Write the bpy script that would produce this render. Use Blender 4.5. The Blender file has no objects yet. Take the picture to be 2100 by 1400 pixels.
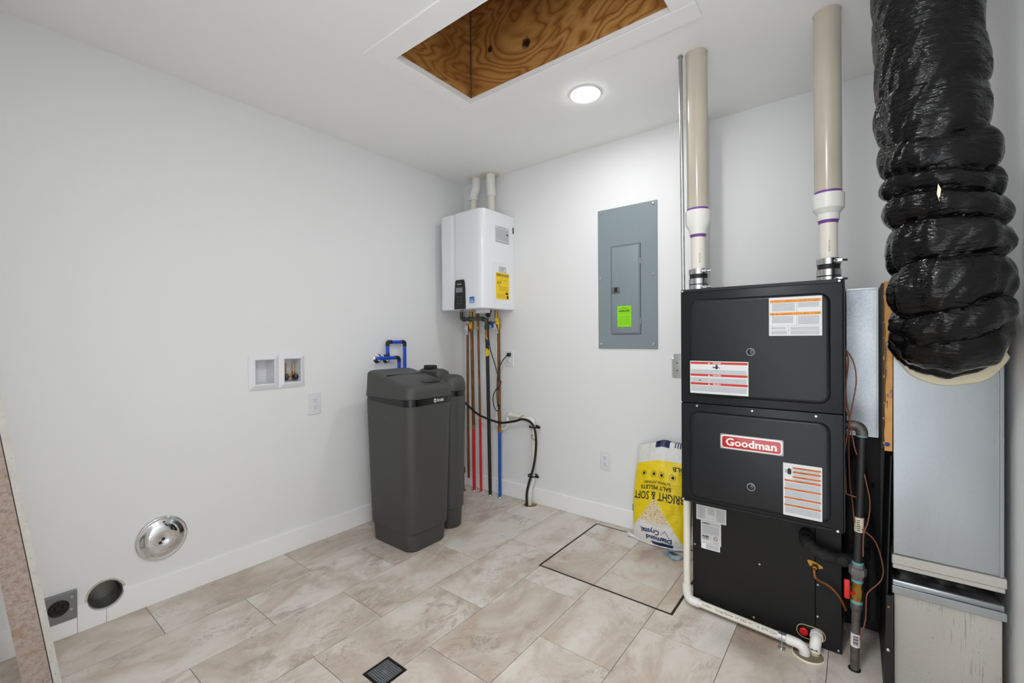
import bpy, bmesh, math, random
from mathutils import Vector, Matrix, noise
random.seed(7)
C = bpy.context.scene.collection
pi = math.pi
V = Vector

# ------------------------------------------------------------------ camera, world, lights, exposure
sc = bpy.context.scene
cd = bpy.data.cameras.new('camera'); cam = bpy.data.objects.new('camera', cd); C.objects.link(cam)
F_ = V((-0.61447, 0.78890, -0.00777)); R_ = V((0.78894, 0.61442, -0.00823)); U_ = V((0.00172, 0.01118, 0.99994))
m = Matrix((( R_.x, U_.x, -F_.x, 2.5356), (R_.y, U_.y, -F_.y, -2.6231), (R_.z, U_.z, -F_.z, 1.1968), (0, 0, 0, 1)))
cam.matrix_world = m
cd.sensor_width = 36; cd.sensor_fit = 'HORIZONTAL'; cd.lens = 904.96 / 2100 * 36; cd.clip_start = 0.02
sc.camera = cam
w = bpy.data.worlds.new('world'); sc.world = w; w.use_nodes = True
w.node_tree.nodes['Background'].inputs[0].default_value = (0.94, 0.965, 1.0, 1)
w.node_tree.nodes['Background'].inputs[1].default_value = 3.05
sc.view_settings.view_transform = 'Standard'
sc.view_settings.look = 'None'
sc.view_settings.exposure = 0.0
sc.view_settings.gamma = 1
sc.view_settings.use_curve_mapping = False

def area(name, loc, power, size, col=(0.98, 0.988, 1.0), spread=pi):
    l = bpy.data.lights.new(name, 'AREA'); l.shape = 'DISK'; l.size = size; l.energy = power; l.color = col; l.spread = spread
    o = bpy.data.objects.new(name, l); o.location = loc; C.objects.link(o); return o
area('ceiling_lamp', (1.449, -0.603, 2.421), 4.5, 0.135)         # light of the ceiling disc in the frame
area('ceiling_lamp', (2.20, -2.25, 2.418), 18.2, 0.30)            # the second ceiling disc, near the added doorway

# ------------------------------------------------------------------ materials
def lin(c):
    return tuple(((x / 255) / 12.92 if x / 255 <= 0.04045 else ((x / 255 + 0.055) / 1.055) ** 2.4) for x in c) + (1,)
MATS = {}
def mat(name, rgb, rough=0.5, metal=0.0, bump=0, bscale=40, spec=0.5, coat=0, emit=None, estr=0, var=0, vscale=6, bdist=0.002):
    if name in MATS: return MATS[name]
    M = bpy.data.materials.new(name); M.use_nodes = True; MATS[name] = M
    nt = M.node_tree; b = nt.nodes['Principled BSDF']
    b.inputs['Base Color'].default_value = lin(rgb); b.inputs['Roughness'].default_value = rough
    b.inputs['Metallic'].default_value = metal; b.inputs['Specular IOR Level'].default_value = spec
    b.inputs['Coat Weight'].default_value = coat
    if emit: b.inputs['Emission Color'].default_value = lin(emit); b.inputs['Emission Strength'].default_value = estr
    tc = nt.nodes.new('ShaderNodeTexCoord')
    if bump:
        n = nt.nodes.new('ShaderNodeTexNoise'); n.inputs['Scale'].default_value = bscale; n.inputs['Detail'].default_value = 3
        nt.links.new(tc.outputs['Object'], n.inputs['Vector'])
        bp = nt.nodes.new('ShaderNodeBump'); bp.inputs['Strength'].default_value = bump; bp.inputs['Distance'].default_value = bdist
        nt.links.new(n.outputs['Fac'], bp.inputs['Height']); nt.links.new(bp.outputs[0], b.inputs['Normal'])
    if var:
        n = nt.nodes.new('ShaderNodeTexNoise'); n.inputs['Scale'].default_value = vscale; n.inputs['Detail'].default_value = 6
        nt.links.new(tc.outputs['Object'], n.inputs['Vector'])
        r = nt.nodes.new('ShaderNodeValToRGB')
        lo = [x * (1 - var) for x in rgb]; hi = [min(255, x * (1 + var)) for x in rgb]
        r.color_ramp.elements[0].position = 0.3; r.color_ramp.elements[1].position = 0.7
        r.color_ramp.elements[0].color = lin(lo); r.color_ramp.elements[1].color = lin(hi)
        nt.links.new(n.outputs['Fac'], r.inputs[0]); nt.links.new(r.outputs[0], b.inputs['Base Color'])
    return M

class NT:
    """small helper for node graphs"""
    def __init__(s, name):
        s.m = bpy.data.materials.new(name); s.m.use_nodes = True; MATS[name] = s.m
        s.t = s.m.node_tree; s.b = s.t.nodes['Principled BSDF']
        s.tc = s.t.nodes.new('ShaderNodeTexCoord')
    def n(s, typ, ins=None, **kw):
        x = s.t.nodes.new(typ)
        for k, v in kw.items(): setattr(x, k, v)
        for k, v in (ins or {}).items():
            if hasattr(v, 'is_linked') or hasattr(v, 'links'): s.t.links.new(v, x.inputs[k])
            else: x.inputs[k].default_value = v
        return x
    def math(s, op, a, b=0.0, c=None):
        d = {0: a, 1: b}
        if c is not None: d[2] = c
        return s.n('ShaderNodeMath', d, operation=op).outputs[0]
    def mix(s, f, a, b):
        x = s.n('ShaderNodeMix', data_type='RGBA')
        for i, v in ((0, f), (6, a), (7, b)):
            if hasattr(v, 'links'): s.t.links.new(v, x.inputs[i])
            else: x.inputs[i].default_value = v
        return x.outputs[2]
    def ramp(s, f, stops):
        x = s.n('ShaderNodeValToRGB'); s.t.links.new(f, x.inputs[0]); e = x.color_ramp.elements
        while len(e) < len(stops): e.new(0.5)
        for el, (p, c) in zip(e, stops): el.position = p; el.color = c
        return x.outputs[0]
    def noise(s, vec, scale, detail=4, rough=0.5, dist=0):
        return s.n('ShaderNodeTexNoise', {'Vector': vec, 'Scale': scale, 'Detail': detail, 'Roughness': rough, 'Distortion': dist}).outputs['Fac']
    def mapv(s, vec, scale=(1, 1, 1), loc=(0, 0, 0), rot=(0, 0, 0)):
        return s.n('ShaderNodeMapping', {'Vector': vec, 'Scale': scale, 'Location': loc, 'Rotation': rot}).outputs[0]
    def bump(s, h, strength, dist=0.002):
        x = s.n('ShaderNodeBump', {'Height': h, 'Strength': strength, 'Distance': dist}); s.t.links.new(x.outputs[0], s.b.inputs['Normal'])
    def out(s, name, sock): s.t.links.new(sock, s.b.inputs[name])
    def set(s, **kw):
        for k, v in kw.items(): s.b.inputs[k.replace('_', ' ')].default_value = v

def g(v): return (v, v, v, 1)

def tile_material():
    t = NT('stone_tile')
    oi = t.n('ShaderNodeObjectInfo')
    off = t.n('ShaderNodeCombineXYZ', {0: t.math('MULTIPLY', oi.outputs['Random'], 37.0), 1: t.math('MULTIPLY', oi.outputs['Random'], 91.0), 2: t.math('MULTIPLY', oi.outputs['Random'], 13.0)}).outputs[0]
    v = t.n('ShaderNodeVectorMath', {0: t.tc.outputs['Object'], 1: off}, operation='ADD').outputs[0]
    v = t.mapv(v, (1.0, 0.62, 1.0), rot=(0, 0, 0.5))
    big = t.noise(v, 3.2, 6, 0.62, 0.8)
    base = t.ramp(big, [(0.28, lin((170, 154, 139))), (0.43, lin((198, 186, 173))), (0.53, lin((216, 209, 199))), (0.70, lin((226, 223, 217)))])
    warm = t.noise(t.mapv(v, (1, 1, 1), (3, 1, 5)), 5.5, 5, 0.6, 0.6)
    base = t.mix(t.ramp(warm, [(0.52, g(0)), (0.68, g(0.55))]), base, lin((186, 165, 148)))
    vn = t.noise(t.mapv(v, (1, 1, 1), (7, 2, 1)), 7.5, 8, 0.74, 1.0)
    vein = t.ramp(t.math('ABSOLUTE', t.math('SUBTRACT', vn, 0.5)), [(0.0, g(1)), (0.016, g(0))])
    where = t.ramp(t.noise(t.mapv(v, (1, 1, 1), (1, 9, 4)), 4.0, 3), [(0.52, g(0)), (0.66, g(1))])
    base = t.mix(t.math('MULTIPLY', t.math('MULTIPLY', vein, where), 0.8), base, lin((112, 102, 94)))
    sp = t.noise(v, 34, 5, 0.7)
    cr = t.noise(t.mapv(v, (1, 1, 1), (2, 5, 3)), 15, 7, 0.75, 0.5)
    w2 = t.ramp(t.noise(t.mapv(v, (1, 1, 1), (6, 3, 2)), 4.2, 3, 0.6), [(0.50, g(0)), (0.64, g(1))])
    base = t.mix(t.math('MULTIPLY', t.math('MULTIPLY', t.ramp(cr, [(0.49, g(0)), (0.58, g(1))]), w2), 0.62), base, lin((146, 130, 117)))
    base = t.mix(t.math('MULTIPLY', t.ramp(sp, [(0.56, g(0)), (0.72, g(1))]), 0.28), base, lin((156, 138, 124)))
    base = t.mix(t.math('MULTIPLY', t.ramp(oi.outputs['Random'], [(0, g(0)), (1, g(1))]), 0.22), base, lin((196, 178, 160)))
    t.out('Base Color', base); t.set(Roughness=0.42); t.bump(big, 0.05, 0.002)
    return t.m

def plywood_material():
    t = NT('plywood')
    o = t.tc.outputs['Object']
    v = t.mapv(o, (0.7, 0.7, 1.9), rot=(0.15, 0.5, 0))
    n1 = t.noise(v, 1.8, 3, 0.5, 0.6)
    rings = t.math('MULTIPLY', n1, 34.0)
    s = t.math('PINGPONG', rings, 1.0)
    col = t.ramp(s, [(0.0, lin((140, 88, 36))), (0.3, lin((186, 132, 66))), (1.0, lin((216, 166, 98)))])
    fine = t.noise(t.mapv(o, (4, 4, 60), rot=(0.1, 0.45, 0)), 4, 4)
    col = t.mix(t.math('MULTIPLY', fine, 0.4), col, lin((158, 100, 42)))
    stain = t.ramp(t.noise(o, 3.4, 4), [(0.46, g(0)), (0.70, g(0.55))])
    col = t.mix(stain, col, lin((140, 84, 30)))
    for k, (px, py, pz, r) in enumerate([(1.075, -0.9, 2.66, 0.02), (1.30, -0.9, 2.60, 0.028), (1.28, -0.9, 2.86, 0.024), (0.94, -1.15, 2.70, 0.022), (1.7, -0.9, 2.66, 0.02)]):
        d = t.n('ShaderNodeVectorMath', {0: t.mapv(o, (1, 1, 0.8)), 1: (px, py, pz * 0.8)}, operation='DISTANCE').outputs['Value']
        d = t.math('ADD', d, t.math('MULTIPLY', t.math('SUBTRACT', t.noise(o, 40, 3), 0.5), 0.035))
        col = t.mix(t.ramp(d, [(r * 0.55, g(1)), (r, g(0))]), col, lin((44, 20, 8)))
    sat = t.noise(t.mapv(o, (1, 1, 1), (4, 4, 4)), 70, 3)
    col = t.mix(t.math('MULTIPLY', t.ramp(sat, [(0.66, g(0)), (0.75, g(1))]), 0.5), col, lin((70, 36, 14)))
    t.out('Base Color', col); t.set(Roughness=0.6); t.bump(fine, 0.2, 0.002)
    return t.m

def galv_material(name, lo, hi, rough=0.38, metal=0.85, scratch=False, spangle=0.12, big=3.0):
    t = NT(name); o = t.tc.outputs['Object']
    vo = t.n('ShaderNodeTexVoronoi', {'Vector': o, 'Scale': 420.0}); vo.feature = 'F1'
    n = t.noise(t.mapv(o, (1, 1, 0.35)), big, 2, 0.4)
    f = t.math('ADD', t.math('MULTIPLY', vo.outputs['Color'], spangle), t.math('MULTIPLY', n, 1 - spangle))
    col = t.ramp(f, [(0.30, lin(lo)), (0.68, lin(hi))])
    if scratch:
        s1 = t.ramp(t.noise(t.mapv(o, (60, 60, 110), rot=(0, 0.6, 0)), 2.5, 3, 0.6, 1.0), [(0.27, g(1)), (0.33, g(0))])
        col = t.mix(t.math('MULTIPLY', s1, 0.8), col, lin((70, 66, 60)))
        s3 = t.ramp(t.noise(t.mapv(o, (14, 14, 34), rot=(0, 0.9, 0)), 2.0, 3, 0.6, 0.8), [(0.26, g(1)), (0.30, g(0))])
        col = t.mix(t.math('MULTIPLY', s3, 0.7), col, lin((84, 80, 72)))
        s2 = t.ramp(t.noise(t.mapv(o, (90, 90, 5)), 3, 3), [(0.58, g(0)), (0.64, g(1))])
        wh = t.ramp(t.noise(o, 6, 2), [(0.54, g(0)), (0.62, g(1))])
        col = t.mix(t.math('MULTIPLY', t.math('MULTIPLY', s2, wh), 0.45), col, lin((112, 110, 104)))
    t.out('Base Color', col); t.set(Metallic=metal)
    t.out('Roughness', t.n('ShaderNodeMapRange', {0: n, 3: rough - 0.06, 4: rough + 0.08}).outputs[0])
    t.bump(t.noise(t.mapv(o, (1, 1, 0.5)), 4, 1), 0.35, 0.012)
    return t.m

def print_material(name, paper, ink, rowh, dens=0.62, cover=0.55):
    """rows of fine print on paper, laid out in the UV map (metres)"""
    t = NT(name); s = t.n('ShaderNodeSeparateXYZ', {0: t.tc.outputs['UV']})
    r = t.math('DIVIDE', s.outputs[1], rowh)
    row = t.math('FLOOR', r)
    a = t.math('LESS_THAN', t.math('FRACT', r), cover)
    c = t.n('ShaderNodeCombineXYZ', {0: t.math('DIVIDE', s.outputs[0], rowh * 0.9), 1: t.math('MULTIPLY', row, 7.31), 2: 0.0}).outputs[0]
    nn = t.noise(c, 1.6, 2, 0.7)
    wd = t.math('GREATER_THAN', nn, 1 - dens)
    t.out('Base Color', t.mix(t.math('MULTIPLY', a, wd), lin(paper), lin(ink))); t.set(Roughness=0.5)
    return t.m

def film_material():
    t = NT('black_plastic_film'); o = t.tc.outputs['Object']
    w1 = t.noise(t.mapv(o, (2.2, 2.2, 13), rot=(0.22, 0.12, 0)), 3.0, 3, 0.45, 1.2)
    w2 = t.noise(t.mapv(o, (5, 5, 16), rot=(-0.35, 0.3, 0)), 4.5, 3, 0.5, 1.6)
    cr = t.math('ABSOLUTE', t.math('SUBTRACT', t.noise(t.mapv(o, (3, 3, 11), rot=(0.5, -0.2, 0)), 3.5, 2, 0.5, 1.0), 0.5))
    t.set(Base_Color=lin((10, 10, 11)), Roughness=0.13)
    t.b.inputs['Specular IOR Level'].default_value = 0.26
    t.bump(t.math('ADD', t.math('ADD', t.math('MULTIPLY', w1, 0.8), t.math('MULTIPLY', w2, 0.4)), t.math('MULTIPLY', cr, 0.8)), 0.55, 0.016)
    return t.m

def bag_material():
    t = NT('salt_bag_film'); s = t.n('ShaderNodeSeparateXYZ', {0: t.tc.outputs['UV']}); u, v = s.outputs[0], s.outputs[1]
    lt = lambda a, b: t.math('LESS_THAN', a, b)
    gt = lambda a, b: t.math('GREATER_THAN', a, b)
    mul = lambda *a: a[0] if len(a) == 1 else t.math('MULTIPLY', a[0], mul(*a[1:]))
    tri = lt(t.math('ABSOLUTE', t.math('SUBTRACT', u, 0.45)), t.math('MULTIPLY', t.math('SUBTRACT', 0.47, v), 1.22))
    yel = mul(lt(v, t.math('ADD', 0.815, t.math('MULTIPLY', u, 0.02))), gt(u, 0.05), lt(u, 0.985), gt(v, 0.03))
    white = lin((226, 226, 222))
    col = t.mix(yel, white, lin((244, 214, 14)))
    vo = t.n('ShaderNodeTexVoronoi', {'Vector': t.n('ShaderNodeCombineXYZ', {0: u, 1: t.math('MULTIPLY', v, 1.7), 2: 0.0}).outputs[0], 'Scale': 62.0})
    pel = t.ramp(vo.outputs['Distance'], [(0.0, lin((243, 238, 222))), (0.45, lin((236, 224, 190))), (0.8, lin((206, 160, 70)))])
    zone = t.ramp(v, [(0.20, g(0)), (0.27, g(1))])
    tcol = t.mix(zone, lin((232, 230, 226)), pel)
    col = t.mix(tri, col, tcol)
    navy = lin((22, 32, 84))
    col = t.mix(mul(gt(u, 0.42), lt(u, 0.80), lt(v, 0.052)), col, navy)
    col = t.mix(mul(gt(u, 0.40), lt(u, 0.64), gt(v, 0.945)), col, navy)
    col = t.mix(mul(gt(u, 0.72), lt(u, 0.97), gt(v, 0.955), lt(t.math('FRACT', t.math('MULTIPLY', u, 22.0)), 0.5)), col, navy)
    t.out('Base Color', col); t.set(Roughness=0.33)
    nz = t.noise(t.tc.outputs['Object'], 26, 5, 0.6, 0.4)
    t.bump(nz, 0.55, 0.01)
    return t.m

def gypsum_material():
    t = NT('raw_pinkish_board'); o = t.tc.outputs['Object']
    n = t.noise(t.mapv(o, (1, 1, 1)), 60, 6, 0.75)
    col = t.ramp(n, [(0.28, lin((150, 130, 120))), (0.5, lin((188, 170, 160))), (0.72, lin((206, 192, 182)))])
    st = t.ramp(t.noise(t.mapv(o, (1, 4, 9)), 2.2, 3), [(0.58, g(0)), (0.7, g(0.7))])
    col = t.mix(st, col, lin((172, 140, 96)))
    cr = t.math('ABSOLUTE', t.math('SUBTRACT', t.noise(t.mapv(o, (1, 5, 22)), 2.2, 4, 0.6, 0.6), 0.5))
    col = t.mix(t.ramp(cr, [(0.0, g(0.8)), (0.005, g(0))]), col, lin((84, 62, 54)))
    t.out('Base Color', col); t.set(Roughness=0.9); t.bump(n, 0.6, 0.006)
    return t.m

wallp = mat('wall_paint', (238, 239, 239), 0.75, bump=0.12, bscale=160, bdist=0.001)
ceilp = mat('ceiling_paint', (250, 250, 249), 0.85, bump=0.12, bscale=120, bdist=0.001)
trimp = mat('trim_paint', (250, 250, 250), 0.45)
tileM = tile_material(); plyM = plywood_material(); filmM = film_material()
grout = mat('joint_brown', (74, 60, 48), 0.9)  # dark brown base seen in the tile joints
whitepl = mat('white_plastic', (232, 232, 236), 0.35)
whiteen = mat('white_enamel', (238, 240, 244), 0.22, coat=0.3)
pvc = mat('white_pvc', (232, 228, 214), 0.3)
pvcpipe = mat('cream_pvc', (196, 188, 172), 0.2, var=0.05, vscale=3)
pvcfit = mat('pvc_fitting', (234, 233, 228), 0.35)
greytank = mat('charcoal_tank_plastic', (66, 66, 65), 0.5, bump=0.25, bscale=420, bdist=0.0006)
blackgl = mat('black_gloss', (14, 14, 15), 0.25)
blackpl = mat('black_plastic', (22, 22, 23), 0.45)
rubber = mat('black_rubber', (20, 20, 20), 0.55)
furn = mat('charcoal_painted_steel', (24, 26, 29), 0.34, spec=0.3, bump=0.3, bscale=260, bdist=0.0008)
blackst = mat('black_painted_steel', (20, 20, 20), 0.5, spec=0.3, bump=0.15, bscale=200)
darkgap = mat('dark_gap', (9, 9, 9), 0.9)
copper = mat('copper', (126, 82, 44), 0.42, 0.55, var=0.16, vscale=14)
brass = mat('brass', (178, 140, 68), 0.36, 0.9)
chrome = mat('chrome', (225, 227, 230), 0.06, 1.0)
zinc = mat('zinc_screw', (206, 208, 212), 0.3, 0.9)
steel = mat('stainless_band', (190, 190, 192), 0.22, 1.0)
iron = mat('black_iron', (92, 88, 84), 0.5, 0.4, var=0.2, vscale=40)
dope = mat('green_pipe_dope', (38, 70, 64), 0.5, var=0.3, vscale=60)
redp = mat('red_sleeve', (214, 24, 34), 0.4)
bluep = mat('blue_sleeve', (14, 84, 178), 0.4)
pexb = mat('blue_pex', (12, 76, 214), 0.35)
yelp = mat('yellow_plastic', (238, 206, 30), 0.4)
redh = mat('red_handle', (206, 34, 32), 0.4)
blueh = mat('blue_handle', (22, 62, 180), 0.4)
purple = mat('purple_primer', (116, 66, 150), 0.5)
paper = mat('label_paper', (212, 213, 212), 0.5)
inkM = mat('black_ink', (26, 26, 28), 0.6)
orange = mat('orange_ink', (222, 138, 22), 0.5)
orange2 = mat('burnt_orange_ink', (192, 100, 24), 0.5)
redink = mat('red_ink', (190, 40, 20), 0.5)
navyink = mat('navy_ink', (24, 36, 96), 0.5)
panelg = mat('panel_grey', (134, 147, 152), 0.42, bump=0.1, bscale=300)
cardb = mat('cardboard', (188, 138, 78), 0.8, var=0.06, vscale=12)
wirec = mat('brown_wire', (124, 74, 56), 0.5)
lamp = mat('lamp_diffuser', (255, 255, 255), 0.5, emit=(255, 253, 248), estr=24)
cream = mat('cream_insulation', (226, 218, 190), 0.9, bump=0.6, bscale=60)
galv = galv_material('galvanised_sheet', (142, 147, 151), (178, 184, 186), 0.27, 0.85, spangle=0.06)
galvspk = galv_material('spangled_galvanised_sheet', (118, 126, 134), (200, 205, 208), 0.34, 0.8, spangle=0.14, big=6.0)  # broad mottling paints soft reflections into the sheet colour
galvold = galv_material('scuffed_galvanised_sheet', (166, 165, 157), (196, 194, 187), 0.45, 0.55, True)
emt = galv_material('conduit_steel', (150, 152, 152), (214, 216, 216), 0.3, 0.9)
fine = print_material('fine_print', (208, 210, 211), (146, 150, 156), 0.0029)
finew = print_material('pale_fine_print', (212, 213, 214), (158, 160, 164), 0.0040)
fineo = print_material('print_on_orange', (232, 148, 30), (92, 54, 14), 0.0055, 0.5, 0.5)
bagM = bag_material(); boardM = gypsum_material()

# ------------------------------------------------------------------ geometry helpers
class B:
    def __init__(s): s.bm = bmesh.new()
    def add(s, verts, faces):
        vs = [s.bm.verts.new(v) for v in verts]; out = []
        for f in faces:
            try: out.append(s.bm.faces.new([vs[i] for i in f]))
            except ValueError: pass
        return vs
    def box(s, x0, x1, y0, y1, z0, z1, bev=0, seg=2):
        t = bmesh.new()
        vs = [t.verts.new(p) for p in ((x0, y0, z0), (x1, y0, z0), (x1, y1, z0), (x0, y1, z0), (x0, y0, z1), (x1, y0, z1), (x1, y1, z1), (x0, y1, z1))]
        for f in ((3, 2, 1, 0), (4, 5, 6, 7), (0, 1, 5, 4), (1, 2, 6, 5), (2, 3, 7, 6), (3, 0, 4, 7)): t.faces.new([vs[i] for i in f])
        if bev: bmesh.ops.bevel(t, geom=t.edges[:], offset=bev, segments=seg, affect='EDGES', profile=0.5)
        s.merge(t); return s
    def merge(s, t):
        t.verts.index_update(); s.add([v.co.copy() for v in t.verts], [[v.index for v in f.verts] for f in t.faces]); t.free()
    def rings(s, rings, cap0=True, cap1=True, closed=True):
        vs = []; fs = []; n = len(rings[0])
        for r in rings: vs += r
        for i in range(len(rings) - 1):
            for j in range(n if closed else n - 1):
                a = i * n + j; b = i * n + (j + 1) % n
                fs.append((a, b, b + n, a + n))
        if cap0: fs.append(tuple(reversed(range(n))))
        if cap1: fs.append(tuple(range((len(rings) - 1) * n, len(rings) * n)))
        s.add(vs, fs); return s
    def cyl(s, a, b, r0, r1=None, seg=24):
        a, b = V(a), V(b); r1 = r0 if r1 is None else r1
        return s.lathe(a, b - a, [(0, r0), ((b - a).length, r1)], seg)
    def lathe(s, o, d, prof, seg=32, cap0=True, cap1=True):
        o = V(o); d = V(d).normalized(); q = d.to_track_quat('Z', 'Y'); X = q @ V((1, 0, 0)); Y = q @ V((0, 1, 0))
        s.rings([[o + d * h + (X * math.cos(2 * pi * i / seg) + Y * math.sin(2 * pi * i / seg)) * max(r, 1e-5) for i in range(seg)] for h, r in prof], cap0, cap1)
        return s
    def tube(s, pts, r, seg=12, rad=None, smooth=6):
        pts = [V(p) for p in pts]
        if smooth and len(pts) > 2: pts = spline(pts, smooth)
        n = len(pts); up = None; rings = []
        for i, p in enumerate(pts):
            t = (pts[min(i + 1, n - 1)] - pts[max(i - 1, 0)]).normalized()
            if up is None:
                up = t.orthogonal().normalized()
            else:
                up = (up - t * up.dot(t)).normalized()
            sd = t.cross(up); rr = rad(i / (n - 1)) if rad else r
            rings.append([p + (up * math.cos(2 * pi * k / seg) + sd * math.sin(2 * pi * k / seg)) * rr for k in range(seg)])
        s.rings(rings); return s
    def prism(s, pts, d):
        """pts: planar polygon of Vectors, extruded by vector d"""
        n = len(pts); d = V(d)
        s.add([V(p) for p in pts] + [V(p) + d for p in pts], [tuple(range(n)), tuple(reversed(range(n, 2 * n)))] + [(i, (i + 1) % n, n + (i + 1) % n, n + i) for i in range(n)])
        return s
    def sphere(s, c, r, sc=(1, 1, 1), seg=16):
        t = bmesh.new(); bmesh.ops.create_uvsphere(t, u_segments=seg, v_segments=seg // 2, radius=r)
        for v in t.verts: v.co = V((v.co.x * sc[0], v.co.y * sc[1], v.co.z * sc[2])) + V(c)
        s.merge(t); return s
    def quad(s, O, U, W, u0, v0, u1, v1, off):
        N = U.cross(W); b = V(O) + N * off
        s.add([b + U * u0 + W * v0, b + U * u1 + W * v0, b + U * u1 + W * v1, b + U * u0 + W * v1], [(0, 1, 2, 3)]); return s
    def slab(s, O, U, W, u0, v0, u1, v1, off, th):
        N = U.cross(W)
        P = [V(O) + U * a + W * b for a, b in ((u0, v0), (u1, v0), (u1, v1), (u0, v1))]
        s.add([p + N * off for p in P] + [p + N * (off + th) for p in P], [(3, 2, 1, 0), (4, 5, 6, 7), (0, 1, 5, 4), (1, 2, 6, 5), (2, 3, 7, 6), (3, 0, 4, 7)]); return s

def spline(p, k):
    out = []
    for i in range(len(p) - 1):
        a = p[max(i - 1, 0)]; b = p[i]; c = p[i + 1]; d = p[min(i + 2, len(p) - 1)]
        for j in range(k):
            t = j / k
            out.append(0.5 * ((2 * b) + (c - a) * t + (2 * a - 5 * b + 4 * c - d) * t * t + (3 * b - a - 3 * c + d) * t ** 3))
    out.append(p[-1]); return out

ORG = {}
def tag(o, label=None, cat=None, group=None, kind=None):
    if label: o['label'] = label
    if cat: o['category'] = cat
    if group: o['group'] = group
    if kind: o['kind'] = kind
    return o
def thing(name, loc, label, cat, group=None):
    o = bpy.data.objects.new(name, None); o.empty_display_size = 0.05; o.location = loc; C.objects.link(o); ORG[o.name] = V(loc)
    return tag(o, label, cat, group)
def fin(name, b, material, parent=None, sharp=35, org=None, uv=None):
    bm = b.bm if isinstance(b, B) else b
    bmesh.ops.recalc_face_normals(bm, faces=bm.faces[:]) if uv is None else None
    o0 = ORG[parent.name] if parent else V(org or (0, 0, 0))
    me = bpy.data.meshes.new(name)
    for v in bm.verts: v.co -= o0
    bm.to_mesh(me); bm.free()
    me.polygons.foreach_set('use_smooth', [True] * len(me.polygons)); me.set_sharp_from_angle(angle=math.radians(sharp))
    me.materials.append(material)
    o = bpy.data.objects.new(name, me); C.objects.link(o)
    if parent: o.parent = parent
    else: o.location = o0
    ORG[o.name] = o0
    if name in ('lettering', 'print_area', 'slots', 'side_marks', 'nail_marks', 'torn_edge'): o['kind'] = 'stuff'
    return o
def solo(name, b, material, org, label, cat, group=None, sharp=35):
    return tag(fin(name, b, material, None, sharp, org), label, cat, group)
def structure(name, b, material, sharp=35):
    return tag(fin(name, b, material, None, sharp, (0, 0, 0)), kind='structure')
def meshof(font_body, size, bold=0, width=None, align='LEFT', sx=1.0):
    cu = bpy.data.curves.new('t', 'FONT'); cu.body = font_body; cu.size = size; cu.offset = bold; cu.resolution_u = 2; cu.align_x = align
    ob = bpy.data.objects.new('t', cu); C.objects.link(ob)
    me = bpy.data.meshes.new_from_object(ob)
    vs = [v.co.copy() for v in me.vertices]; fs = [tuple(p.vertices) for p in me.polygons]
    bpy.data.objects.remove(ob); bpy.data.curves.remove(cu); bpy.data.meshes.remove(me)
    if vs and width:
        x0 = min(v.x for v in vs); x1 = max(v.x for v in vs); k = width / (x1 - x0)
        for v in vs: v.x = (v.x - (x0 if align == 'LEFT' else (x0 + x1) / 2)) * k
    return vs, fs

class Label:
    """flat printed label: slab of paper plus thin printed areas and lettering, all sub-parts of the label"""
    def __init__(s, parent, name, O, U, W, w, h, material, th=0.0006, label=None):
        s.O, s.U, s.W = V(O), V(U), V(W); s.N = s.U.cross(s.W); s.th = th
        s.o = fin(name, B().slab(s.O, s.U, s.W, 0, 0, w, h, -0.0008, th + 0.0008), material, parent)
        if label: s.o['label'] = label
        s.org = ORG[s.o.name]; s.lay = {}; s.uvl = {}; s.w = w; s.h = h
    def rect(s, u0, v0, u1, v1, material, name='print_area', off=0.0003):
        s.lay.setdefault((material.name, name), B()).quad(s.O, s.U, s.W, u0, v0, u1, v1, s.th + off); return s
    def frect(s, *a, **k):                                             # fractions of the label
        return s.rect(a[0] * s.w, a[1] * s.h, a[2] * s.w, a[3] * s.h, a[4], *a[5:], **k)
    def disc(s, u, v, r, material, name='print_area', r0=0, off=0.0004, seg=20):
        b = s.lay.setdefault((material.name, name), B()); c = s.O + s.U * u + s.W * v + s.N * (s.th + off)
        P = [s.U * math.cos(2 * pi * i / seg) + s.W * math.sin(2 * pi * i / seg) for i in range(seg)]
        if r0: b.add([c + p * r for p in P] + [c + p * r0 for p in P], [(i, (i + 1) % seg, seg + (i + 1) % seg, seg + i) for i in range(seg)])
        else: b.add([c + p * r for p in P], [tuple(range(seg))])
        return s
    def poly(s, pts, material, name='print_area', off=0.0005):
        s.lay.setdefault((material.name, name), B()).add([s.O + s.U * u + s.W * v + s.N * (s.th + off) for u, v in pts], [tuple(range(len(pts)))]); return s
    def text(s, body, u, v, size, material, bold=0, width=None, align='LEFT', off=0.0006):
        vs, fs = meshof(body, size, bold, width, align)
        s.lay.setdefault((material.name, 'lettering'), B()).add([s.O + s.U * (u + p.x) + s.W * (v + p.y) + s.N * (s.th + off) for p in vs], fs); return s
    def done(s):
        for (mn, nm), b in s.lay.items():
            bm = b.bm; uv = bm.loops.layers.uv.new('UVMap')
            for f in bm.faces:
                if f.normal.length == 0: f.normal_update()
                for l in f.loops:
                    d = l.vert.co - s.O; l[uv].uv = (d.dot(s.U), d.dot(s.W))
            tag(fin(nm, bm, MATS[mn], s.o, uv=True), kind='stuff')
        return s.o

X_, Y_, Z_ = V((1, 0, 0)), V((0, 1, 0)), V((0, 0, 1))

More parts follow.
